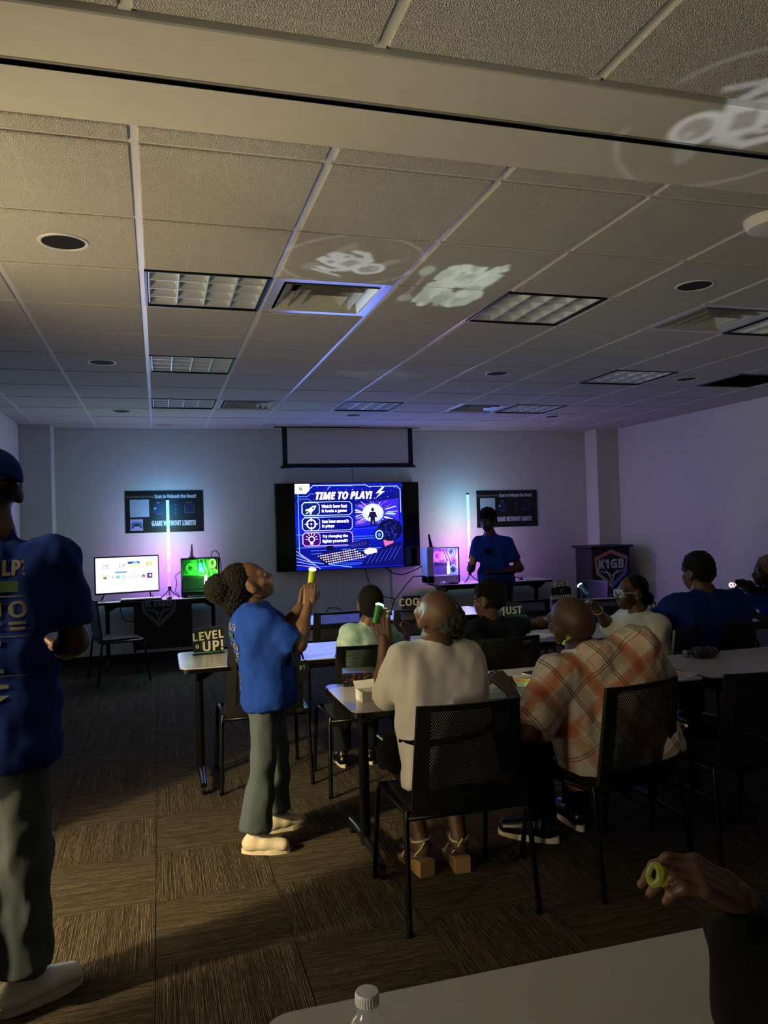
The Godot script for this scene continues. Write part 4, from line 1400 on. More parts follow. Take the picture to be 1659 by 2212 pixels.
	e.text("BEAST", 160, 545, 230, 100, Color(0.45, 0.5, 0.42), 0.3, 0.0, "Droid Serif")
	part("emblem_sheet", sheet_mesh(0.54, 0.8), print_mat("podium_print", e.tex(), 0.5), po, Vector3(0, 0.73, 0.2025))
	# little things on the right desk
	var hs := thing("headset", "small dark headset lying on the right desk beside a white strip", "headset", Vector3(4.42, 0.76, -9.2))
	var arc := []
	for i in 11:
		arc.append(Vector3(0.07 * cos(PI * i / 10), 0.012 + 0.02 * sin(PI * i / 10), -0.06 * sin(PI * i / 10)))
	part("band", MB.new().tube(arc, 0.007, 6).mesh(), M.black_plastic, hs)
	for s in [-1, 1]:
		part("ear_cup", MB.new().lathe([Vector2(0, 0.03), Vector2(0.025, 0.028), Vector2(0.03, 0.0)], 14, Vector3(s * 0.07, 0, 0)).mesh(), M.black_plastic, hs)
	single("cable_strip", MB.new().tube([Vector3(4.5, 0.765, -9.1), Vector3(4.56, 0.765, -9.13), Vector3(4.62, 0.79, -9.18), Vector3(4.66, 0.81, -9.22)], 0.008, 6).mesh(), M.white_plastic, "white strip of cable curling up on the right desk", "cable")
	single("power_adapter", bx(Vector3(0, 0.02, 0), Vector3(0.09, 0.04, 0.06), 0.01), M.white_plastic, "white power adapter lying on the right desk beside the headset", "adapter", Vector3(4.28, 0.76, -9.15), 0.2)
	var ms2 := thing("computer_mouse", "glossy pale mouse lying in front of the white computer", "mouse", Vector3(3.36, 0.76, -9.05), 0.4)
	var mb2 := part("shell", ms.mesh(), M.white_metal, ms2)
	mb2.scale = Vector3(1.1, 1.2, 1.6)

const STICK := 0.8
const PCE := 0.3

func table(at: Vector3, w: float, d: float, label: String, h := 0.74, cat := "table", group := "folding tables with light grey tops") -> Node3D:
	var o := thing("folding_table" if cat == "table" else "desk_table", label, cat, at, 0.0, group)
	part("tabletop", MB.new().prism(rounded(w - 0.008, d - 0.008, 0.05), 0.006, flat_xz(Vector3(0, h - 0.003, 0))).mesh(), M.table_top, o)
	part("edge_band", MB.new().prism(rounded(w, d, 0.054), 0.024, flat_xz(Vector3(0, h - 0.018, 0))).mesh(), M.black_satin, o)
	part("beam", bx(Vector3(0, h - 0.06, 0.0), Vector3(w - 0.24, 0.05, 0.03)), M.black_metal, o)
	for s in [-1.0, 1.0]:
		var x: float = s * (w / 2 - 0.12)
		var lg := part("leg", MB.new().prism(rounded(0.045, 0.06, 0.02, 4), h - 0.12, Transform3D(Basis(Vector3.RIGHT, PI / 2), Vector3(x, (h - 0.06) / 2 + 0.02, 0))).mesh(), M.black_metal, o)
		part("bracket", MB.new().prism(PackedVector2Array([Vector2(-0.03, -0.1), Vector2(0.03, -0.1), Vector2(0.2, -0.03), Vector2(0.21, 0.0), Vector2(-0.21, 0.0), Vector2(-0.2, -0.03)]), 0.035, Transform3D(Basis(Vector3.UP, PI / 2), Vector3(x, h - 0.03, 0))).mesh(), M.black_metal, lg)
		part("bracket", MB.new().prism(PackedVector2Array([Vector2(0.0, -0.1), Vector2(0.02, -0.1), Vector2(0.16, -0.02), Vector2(0.17, 0.0), Vector2(0, 0.0)]), 0.03, Transform3D(Basis() if s < 0 else Basis(Vector3.UP, PI), Vector3(x, h - 0.03, 0))).mesh(), M.black_metal, lg)
		part("foot", MB.new().tube([Vector3(x, 0.055, -d / 2 + 0.02), Vector3(x, 0.068, -d / 4), Vector3(x, 0.075, 0), Vector3(x, 0.068, d / 4), Vector3(x, 0.055, d / 2 - 0.02)], [0.018, 0.021, 0.022, 0.021, 0.018], 10).mesh(), M.black_satin, o)
		for z in [-d / 2 + 0.04, d / 2 - 0.04]:
			part("caster", MB.new().lathe([Vector2(0.008, -0.012), Vector2(0.026, -0.011), Vector2(0.027, 0.0), Vector2(0.026, 0.011), Vector2(0.008, 0.012)], 14, Vector3(x, 0.027, z), Basis(Vector3.BACK, PI / 2)).mesh(), M.black_plastic, o)
	return o

var chair0: Node3D

func chair(at: Vector3, turn: float, label: String) -> Node3D:
	if chair0 != null:
		return copy_of(chair0, at, turn, label)
	var o := thing("stacking_chair", label, "chair", at, turn, "black stacking chairs with perforated backs")
	chair0 = o
	var pad := []
	for i in 9:
		var line := []
		for j in 9:
			var u := j / 8.0 * 2 - 1
			var v := i / 8.0 * 2 - 1
			line.append(Vector3(u * (0.225 - 0.02 * maxf(-v, 0)), 0.455 - 0.012 * (1 - u * u) - 0.03 * pow(maxf(-v, 0), 3) - 0.006 * pow(absf(u), 4), v * 0.225))
		pad.append(line)
	var low := []
	for line in pad:
		var l2 := []
		for q in line:
			l2.append(q - Vector3(0, 0.03, 0))
		low.append(l2)
	var sm := MB.new().sheet(pad, true).sheet(low)
	for k in 8:
		sm.quad(pad[0][k], pad[0][k + 1], low[0][k + 1], low[0][k], Vector3(0, 0, -1))
		sm.quad(pad[8][k], pad[8][k + 1], low[8][k + 1], low[8][k], Vector3(0, 0, 1))
		sm.quad(pad[k][0], pad[k + 1][0], low[k + 1][0], low[k][0], Vector3(-1, 0, 0))
		sm.quad(pad[k][8], pad[k + 1][8], low[k + 1][8], low[k][8], Vector3(1, 0, 0))
	cloth("seat_cloth", Color(0.1, 0.1, 0.11), 0.4)
	part("seat", sm.mesh(), M.seat_cloth, o)
	part("seat_frame", MB.new().tube([Vector3(-0.24, 0.42, -0.2), Vector3(-0.24, 0.42, 0.22), Vector3(0.24, 0.42, 0.22), Vector3(0.24, 0.42, -0.2), Vector3(-0.24, 0.42, -0.2)], 0.011, 8).mesh(), M.black_metal, o)
	# backrest: wide straps, rails and a perforated panel that bows
	var bow := func(u: float, v: float) -> Vector3:   # u -1..1 across, v 0 seat .. 1 top
		return Vector3(u * lerpf(0.232, 0.212, v), 0.43 + v * 0.42, 0.205 + 0.045 * v + 0.03 * (1 - u * u))
	for s in [-1.0, 1.0]:
		var up := MB.new()
		for i in 8:
			var a: float = i / 8.0
			var b: float = (i + 1) / 8.0
			var e := Vector3(0, 0, 0.008)
			up.quad(bow.call(s, a) + e, bow.call(s * 0.75, a) + e, bow.call(s * 0.75, b) + e, bow.call(s, b) + e, Vector3.BACK)
			up.quad(bow.call(s, a) - e, bow.call(s * 0.75, a) - e, bow.call(s * 0.75, b) - e, bow.call(s, b) - e, Vector3.FORWARD)
			up.quad(bow.call(s, a) + e, bow.call(s, a) - e, bow.call(s, b) - e, bow.call(s, b) + e, Vector3(s, 0, 0))
			up.quad(bow.call(s * 0.75, a) + e, bow.call(s * 0.75, a) - e, bow.call(s * 0.75, b) - e, bow.call(s * 0.75, b) + e, Vector3(-s, 0, 0))
		part("back_strap", up.mesh(), M.black_plastic, o)
	for r in [[0.95, 1.0], [0.0, 0.16]]:
		var m := MB.new()
		var front := []
		var rear := []
		for i in 3:
			var v: float = lerpf(r[0], r[1], i / 2.0)
			var a := []
			var b := []
			for j in 9:
				a.append(bow.call(j / 4.0 - 1, v) + Vector3(0, 0, 0.007))
				b.append(bow.call(j / 4.0 - 1, v) - Vector3(0, 0, 0.007))
			front.append(a)
			rear.append(b)
		m.sheet(front).sheet(rear, true)
		for j in 8:
			m.quad(front[2][j], front[2][j + 1], rear[2][j + 1], rear[2][j], Vector3.UP)
			m.quad(front[0][j], front[0][j + 1], rear[0][j + 1], rear[0][j], Vector3.DOWN)
		part("back_rail", m.mesh(), M.black_plastic, o)
	var net := []
	for i in 5:
		var a := []
		for j in 9:
			a.append(bow.call((j / 4.0 - 1) * 0.78, lerpf(0.15, 0.96, i / 4.0)))
		net.append(a)
	part("perforated_back", MB.new().sheet(net).mesh(), M.chair_net, o)
	for s in [-1.0, 1.0]:
		part("leg", MB.new().tube([Vector3(s * 0.245, 0.44, 0.2), Vector3(s * 0.255, 0.4, 0.215), Vector3(s * 0.268, 0.012, 0.262)], 0.0115, 8).tube([Vector3(s * 0.268, 0.015, 0.262), Vector3(s * 0.268, 0.0, 0.262)], 0.014, 8).mesh(), M.black_metal, o)
		part("leg", MB.new().tube([Vector3(s * 0.24, 0.43, -0.19), Vector3(s * 0.25, 0.39, -0.2), Vector3(s * 0.262, 0.012, -0.25)], 0.0115, 8).tube([Vector3(s * 0.262, 0.015, -0.25), Vector3(s * 0.262, 0.0, -0.25)], 0.014, 8).mesh(), M.black_metal, o)
	return o

func rows_of_tables() -> void:
	# first row, with the woman in white and the man in plaid
	table(Vector3(1.68, 0, -3.56), 1.8, 0.62, "light grey table under the painted box and the papers with a pencil")
	table(Vector3(3.5, 0, -3.56), 1.8, 0.62, "light grey table under the maze sheet and the small wrapped toy")
	# second row
	table(Vector3(1.0, 0, -4.95), 1.8, 0.64, "light grey table carrying the LEVEL UP sign at its end")
	table(Vector3(2.82, 0, -4.95), 1.8, 0.64, "light grey table in front of the youth in the dark shirt")
	table(Vector3(4.64, 0, -4.95), 1.8, 0.64, "light grey table in front of the big man in the blue shirt")
	# third row
	table(Vector3(1.9, 0, -6.54), 1.8, 0.64, "light grey table carrying the COOL sign")
	table(Vector3(3.72, 0, -6.54), 1.8, 0.64, "light grey table carrying the JUST 5 MINUTES sign")
	# beside the camera
	table(Vector3(1.04, 0, -1.0), 1.8, 0.62, "light grey table with the water bottle standing on it")
	chair(Vector3(1.135, 0, -3.06), 0.0, "black stacking chair that the woman in white sits on")
	chair(Vector3(1.88, 0, -3.1), 0.24, "black stacking chair turned askew under the man in plaid")
	chair(Vector3(2.56, 0, -3.1), 0.0, "empty black stacking chair at the table with the maze sheet")
	chair(Vector3(0.585, 0, -4.88), 0.0, "empty black stacking chair behind the girl in jeans")
	chair(Vector3(1.17, 0, -4.6), 0.0, "black stacking chair under the child in the tie-dye shirt")
	chair(Vector3(1.97, 0, -4.5), 0.0, "black stacking chair under the youth in the dark shirt")
	chair(Vector3(3.02, 0, -4.38), 0.6, "black stacking chair under the woman with clear glasses")
	chair(Vector3(3.66, 0, -4.42), 0.0, "black stacking chair under the big man in the blue shirt")
	chair(Vector3(1.38, 0, -6.35), 0.0, "empty black stacking chair in front of the COOL sign table, beside its end")
	chair(Vector3(2.0, 0, -6.2), 0.0, "empty black stacking chair directly in front of the COOL sign")
	chair(Vector3(3.03, 0, -6.35), 0.0, "empty black stacking chair between the COOL and JUST 5 MINUTES signs")
	chair(Vector3(3.62, 0, -6.1), -0.15, "empty black stacking chair in front of the podium emblem")
	chair(Vector3(-0.42, 0, -8.55), -PI / 2 + 0.25, "empty black stacking chair facing the left desk banner sideways")
	chair(Vector3(4.35, 0, -7.55), PI / 2 + 0.2, "empty black stacking chair standing sideways left of the podium")
	chair(Vector3(4.75, 0, -5.85), 0.2, "empty black stacking chair behind the big man's right shoulder")

func standee(called: String, at: Vector3, turn: float, w: float, h: float, outline: PackedVector2Array, words: Array, label: String) -> void:
	var o := thing(called, label, "sign", at, turn)
	part("board", MB.new().prism(outline, 0.012, Transform3D(Basis(), Vector3(0, 0.015, 0))).mesh(), M.sign_board, o)
	for s in words:
		part("lettering", letters(s[0], s[3], 0.006, "Droid Sans"), M[s[4]], o, Vector3(s[1], s[2], 0.009), Vector3(0, 0, s[5] if s.size() > 5 else 0.0))
	part("stand", bx(Vector3(0, 0.006, 0), Vector3(w, 0.012, 0.06), 0.003), M.black_plastic, o)

func table_things() -> void:
	mat("sign_board", Color(0.06, 0.1, 0.07), 0.5)
	mat("sign_white", Color(0.8, 0.79, 0.7), 0.6)
	mat("sign_green", Color(0.2, 0.5, 0.25), 0.6)
	mat("sign_red", Color(0.45, 0.16, 0.1), 0.6)
	mat("sign_gold", Color(0.6, 0.5, 0.2), 0.6)
	standee("word_sign", Vector3(0.29, 0.74, -5.12), 0.08, 0.2, 0.17, PackedVector2Array([Vector2(-0.092, 0), Vector2(0.09, 0), Vector2(0.098, 0.1), Vector2(0.092, 0.162), Vector2(-0.088, 0.15), Vector2(-0.1, 0.08)]), [["LEVEL", -0.002, 0.118, 0.054, "sign_white", 0.06], ["UP!", 0.028, 0.05, 0.066, "sign_white", 0.03], ["o", -0.07, 0.055, 0.03, "sign_white"]], "black LEVEL UP standing sign with chunky pale letters on the table end")
	standee("word_sign", Vector3(2.18, 0.74, -6.7), 0.0, 0.18, 0.14, PackedVector2Array([Vector2(-0.09, 0), Vector2(0.09, 0), Vector2(0.1, 0.06), Vector2(0.085, 0.125), Vector2(-0.085, 0.13), Vector2(-0.1, 0.06)]), [["COOL", 0.0, 0.085, 0.07, "sign_white"]], "dark green COOL standing sign with white letters")
	standee("word_sign", Vector3(3.63, 0.74, -6.6), 0.0, 0.2, 0.2, PackedVector2Array([Vector2(-0.1, 0), Vector2(0.1, 0), Vector2(0.105, 0.13), Vector2(0.06, 0.15), Vector2(0.05, 0.2), Vector2(-0.05, 0.2), Vector2(-0.06, 0.15), Vector2(-0.105, 0.13)]), [["JUST", 0.0, 0.185, 0.05, "sign_white"], ["5", 0.0, 0.12, 0.045, "sign_green"], ["MINUTES", 0.0, 0.06, 0.04, "sign_white"]], "dark JUST 5 MINUTES standing sign on the third table row")
	standee("word_sign", Vector3(2.4, 0.74, -5.08), 0.0, 0.2, 0.2, PackedVector2Array([Vector2(-0.1, 0), Vector2(0.1, 0), Vector2(0.105, 0.13), Vector2(0.06, 0.15), Vector2(0.05, 0.2), Vector2(-0.05, 0.2), Vector2(-0.06, 0.15), Vector2(-0.105, 0.13)]), [["JUST", 0.0, 0.16, 0.055, "sign_white"], ["5 MINUTES", 0.0, 0.105, 0.034, "sign_green"]], "dark JUST 5 MINUTES standing sign beside the youth in the dark shirt")
	standee("word_sign", Vector3(3.62, 0.74, -5.18), 0.0, 0.18, 0.14, PackedVector2Array([Vector2(-0.09, 0), Vector2(0.09, 0), Vector2(0.1, 0.09), Vector2(0.02, 0.13), Vector2(-0.02, 0.16), Vector2(-0.06, 0.12), Vector2(-0.1, 0.1)]), [["GAME", 0.0, 0.105, 0.05, "sign_white"], ["ON", 0.0, 0.05, 0.045, "sign_gold"]], "small dark GAME ON standing sign between the glasses woman and blue-shirted man")
	# painted box, white box, papers, pencil
	var r := RandomNumberGenerator.new()
	r.seed = 8
	var p := Pic.new(256, 128, Color(0.07, 0.07, 0.09))
	for i in 60:
		p.disc(r.randf() * 256, r.randf() * 128, r.randf_range(3, 16), r.randf_range(2, 9), [Color(0.1, 0.12, 0.16), Color(0.5, 0.24, 0.08), Color(0.2, 0.2, 0.22), Color(0.12, 0.16, 0.3), Color(0.62, 0.36, 0.14)][i % 5], r.randf() * 3)
	var pm := print_mat("box_print", p.tex(), 0.25)
	var gb := thing("painted_box", "glossy dark box with an orange picture on the first table", "box", Vector3(0.97, 0.74, -3.83), -0.2)
	part("tray", bx(Vector3(0, 0.026, 0), Vector3(0.19, 0.05, 0.15), 0.003), pm, gb)
	part("lid", bx(Vector3(0, 0.058, 0), Vector3(0.196, 0.02, 0.156), 0.004), pm, gb)
	var wb := thing("white_carton", "small open white carton at the white-shirted woman's elbow", "box", Vector3(0.925, 0.74, -3.46), 0.1)
	var wm := MB.new()
	for s in [[Vector3(0, 0.024, 0.045), Vector3(0.13, 0.048, 0.002)], [Vector3(0, 0.024, -0.045), Vector3(0.13, 0.048, 0.002)], [Vector3(0.064, 0.024, 0), Vector3(0.002, 0.048, 0.088)], [Vector3(-0.064, 0.024, 0), Vector3(0.002, 0.048, 0.088)], [Vector3(0, 0.001, 0), Vector3(0.126, 0.002, 0.088)]]:
		wm.box(s[0], s[1], 0.0)
	part("carton", wm.mesh(), M.paper, wb)
	part("flap", MB.new().box(Vector3(0, 0.058, -0.06), Vector3(0.13, 0.002, 0.05), 0.0, Basis(Vector3.RIGHT, 0.9)).mesh(), M.paper, wb)
	var sheet := Pic.new(256, 340, Color(0.84, 0.84, 0.8))
	for i in 26:
		sheet.rect(20, 20 + i * 12, r.randf_range(60, 215), 3, Color(0.4, 0.4, 0.4))
	var maze := Pic.new(256, 340, Color(0.78, 0.78, 0.76))
	for i in 150:
		var a := Vector2(16 + (r.randi() % 15) * 16, 16 + (r.randi() % 20) * 16)
		maze.line([a.x, a.y, a.x + (16 if i % 2 else 0), a.y + (0 if i % 2 else 16)], 4, Color(0.2, 0.2, 0.2))
	print_mat("sheet_print", sheet.tex(), 0.8)
	print_mat("maze_print", maze.tex(), 0.8)
	for s in [[1.47, 0.741, -3.5, 0.4, "sheet_print", "printed paper sheet lying right of the woman in white"], [1.66, 0.7415, -3.58, -0.5, "sheet_print", "printed paper sheet lying under the yellow pencil"], [2.45, 0.741, -3.42, 0.55, "maze_print", "paper sheet printed with a maze beside the plaid elbow"], [2.5, 0.741, -4.85, 0.3, "sheet_print", "white paper sheet on the second row before the JUST sign"], [1.62, 0.741, -4.95, 0.2, "sheet_print", "open pale sheet beneath the tie-dye child's fist"]]:
		var q := single("paper_sheet", MB.new().prism(PackedVector2Array([Vector2(-0.108, -0.14), Vector2(0.108, -0.14), Vector2(0.108, 0.14), Vector2(-0.108, 0.14)]), 0.0008, flat_xz()).mesh(), M[s[4]], s[5], "paper", Vector3(s[0], s[1], s[2]), s[3])
	var pen := thing("pencil", "yellow pencil lying on the paper before the man in plaid", "pencil", Vector3(1.7, 0.7465, -3.56), -0.35)
	part("shaft", MB.new().tube([Vector3(-0.085, 0, 0), Vector3(0.075, 0, 0)], 0.0042, 6).mesh(), mat("pencil_paint", Color(0.85, 0.5, 0.12), 0.4), pen)
	part("tip", MB.new().tube([Vector3(0.075, 0, 0), Vector3(0.092, 0, 0)], [0.0042, 0.0006], 6).mesh(), mat("bare_wood", Color(0.7, 0.55, 0.35), 0.7), pen)
	part("eraser", MB.new().tube([Vector3(-0.1, 0, 0), Vector3(-0.085, 0, 0)], 0.0042, 6).mesh(), mat("eraser_pink", Color(0.8, 0.45, 0.45), 0.7), pen)
	var ph := thing("phone", "dark phone lying flat beside the plaid shoulder", "phone", Vector3(1.86, 0.74, -3.66), 0.3)
	part("body", MB.new().prism(rounded(0.075, 0.15, 0.012), 0.008, flat_xz(Vector3(0, 0.004, 0))).mesh(), M.black_satin, ph)
	part("rim", MB.new().prism(rounded(0.078, 0.153, 0.013), 0.004, flat_xz(Vector3(0, 0.003, 0))).mesh(), M.white_plastic, ph)
	var ty := thing("wrapped_toy", "small shiny wrapped toy packet beyond the maze sheet", "toy", Vector3(2.93, 0.74, -3.72), 0.15)
	part("packet", MB.new().sheet(packet(1.0)).sheet(packet(-1.0), true).mesh(), pm, ty, Vector3(0, 0.032, 0))
	part("ball", MB.new().lathe([Vector2(0, 0.04), Vector2(0.014, 0.037), Vector2(0.022, 0.022), Vector2(0.018, 0.006), Vector2(0, 0)], 14, Vector3(-0.06, 0.0, -0.07)).mesh(), mat("toy_grey", Color(0.4, 0.4, 0.42), 0.4), ty)
	for s in [[3.5, -4.76, 0.2, "small folded white paper tent closer to the broad man's left arm"], [3.57, -4.74, -0.1, "small folded white paper tent beside another, farther from the glasses woman"]]:
		single("paper_tent", MB.new().prism(PackedVector2Array([Vector2(-0.035, 0), Vector2(0.035, 0), Vector2(0.004, 0.036), Vector2(-0.004, 0.036)]), 0.07).mesh(), M.paper, s[3], "paper", Vector3(s[0], 0.74, s[1]), s[2], "paper tents")
	# water bottle beside the camera
	var bt := thing("water_bottle", "clear plastic water bottle with a white cap on the front table", "bottle", Vector3(0.245, 0.74, -0.985))
	var wtr := mat("bottle_plastic", Color(0.9, 0.95, 1.0, 0.12), 0.08)
	wtr.transparency = BaseMaterial3D.TRANSPARENCY_ALPHA
	part("body", MB.new().lathe([Vector2(0.0, 0.002), Vector2(0.028, 0.0), Vector2(0.032, 0.01), Vector2(0.032, 0.06), Vector2(0.0305, 0.07), Vector2(0.032, 0.08), Vector2(0.032, 0.13), Vector2(0.029, 0.15), Vector2(0.02, 0.172), Vector2(0.0125, 0.183), Vector2(0.0125, 0.197)], 28).mesh(), wtr, bt)
	part("neck_ring", MB.new().lathe([Vector2(0.012, 0.186), Vector2(0.0165, 0.186), Vector2(0.0165, 0.189), Vector2(0.012, 0.189)], 24).mesh(), wtr, bt)
	var cap := MB.new()
	var prof := [Vector2(0.0152, 0.19), Vector2(0.0155, 0.203), Vector2(0.0145, 0.2055), Vector2(0.0, 0.206)]
	cap.lathe(prof, 28)
	for k in 28:
		cap.tube([Vector3(0.0153 * cos(TAU * k / 28), 0.191, 0.0153 * sin(TAU * k / 28)), Vector3(0.0153 * cos(TAU * k / 28), 0.202, 0.0153 * sin(TAU * k / 28))], 0.0006, 4)
	part("cap", cap.mesh(), M.white_plastic, bt)

func packet(s: float) -> Array:
	var o := []
	for i in 8:
		var line := []
		for j in 8:
			var u := j / 7.0 * 2 - 1
			var v := i / 7.0 * 2 - 1
			line.append(Vector3(u * 0.075, s * 0.03 * sqrt(maxf(0, (1 - pow(u, 4)) * (1 - pow(v, 4)))) + 0.003 * sin(9 * u + 5 * v), v * 0.05))
		o.append(line)
	return o

func hand_bones(w: Vector3, dir: Vector3, palm: Vector3, side: float, curl: float, s := 1.0, spread := 0.0) -> Array:
	# w wrist, dir toward the fingers, palm the way the palm faces, side +1 puts the thumb along dir x palm
	dir = dir.normalized()
	palm = (palm - dir * palm.dot(dir)).normalized()
	var across := dir.cross(palm) * side     # toward the thumb
	var o := []
	for i in 4:
		var q := (1.5 - i) * 0.0185 * s
		var k := w + dir * (0.085 - 0.004 * absf(i - 1.2)) * s + across * q
		o.append([w + across * q * 0.7 - dir * 0.005 * s, k, 0.0155 * s, 0.0115 * s])
		var ln := [0.04, 0.045, 0.041, 0.032][i] as float
		var p := k
		var d := (dir + across * spread * (1.5 - i)).normalized()
		var pn := palm
		for j in 3:
			var bend: float = curl * [0.9, 1.2, 0.8][j]
			var nd := d * cos(bend) + pn * sin(bend)
			pn = pn * cos(bend) - d * sin(bend)
			d = nd
			var e: Vector3 = p + d * ln * s * [1.0, 0.66, 0.52][j]
			o.append([p, e, (0.0092 - j * 0.0008) * s, (0.0086 - j * 0.0009) * s])
			p = e
	var t0 := w + dir * 0.022 * s + across * 0.026 * s
	var t1 := t0 + (dir * 0.55 + across * 0.6 + palm * 0.45).normalized() * 0.038 * s
	var t2 := t1 + (dir * 0.85 + across * 0.1 + palm * (0.3 + curl * 0.5)).normalized() * 0.032 * s
	o.append([w + across * 0.012 * s, t0, 0.016 * s, 0.0145 * s])
	o.append([t0, t1, 0.0135 * s, 0.0105 * s])
	o.append([t1, t2, 0.0102 * s, 0.0085 * s])
	return o

func head_bones(c: Vector3, b: Basis, s: float) -> Array:
	var P := func(x: float, y: float, z: float) -> Vector3:
		return c + b * (Vector3(x, y, z) * s)
	var o := [
		[P.call(0, 0.03, 0.012), Vector3(0.074, 0.088, 0.094) * s, b],
		[P.call(0, -0.035, -0.022), Vector3(0.058, 0.07, 0.066) * s, b],
		[P.call(0, -0.083, -0.058), Vector3(0.026, 0.02, 0.022) * s, b],
		[P.call(0, 0.012, -0.08), P.call(0, -0.022, -0.1), 0.008 * s, 0.0135 * s],
		[P.call(-0.014, -0.026, -0.09), P.call(0.014, -0.026, -0.09), 0.0085 * s, 0.0085 * s],
		[P.call(-0.02, -0.051, -0.078), P.call(0.02, -0.051, -0.078), 0.008 * s, 0.008 * s],
		[P.call(-0.017, -0.062, -0.076), P.call(0.017, -0.062, -0.076), 0.009 * s, 0.009 * s],
		[P.call(-0.045, 0.026, -0.07), P.call(0.045, 0.026, -0.07), 0.012 * s, 0.012 * s],
		[P.call(-0.045, -0.022, -0.055), P.call(-0.02, -0.03, -0.07), 0.02 * s, 0.014 * s],
		[P.call(0.045, -0.022, -0.055), P.call(0.02, -0.03, -0.07), 0.02 * s, 0.014 * s]]
	for k in [-1.0, 1.0]:
		o.append([P.call(k * 0.077, -0.004, 0.014), Vector3(0.009, 0.031, 0.019) * s, b * Basis(Vector3.UP, k * -0.4)])
		o.append([P.call(k * 0.077, -0.03, 0.008), Vector3(0.008, 0.01, 0.01) * s, b])
	return o

func mid(a: Vector3, b: Vector3, t := 0.5) -> Vector3:
	return a.lerp(b, t)

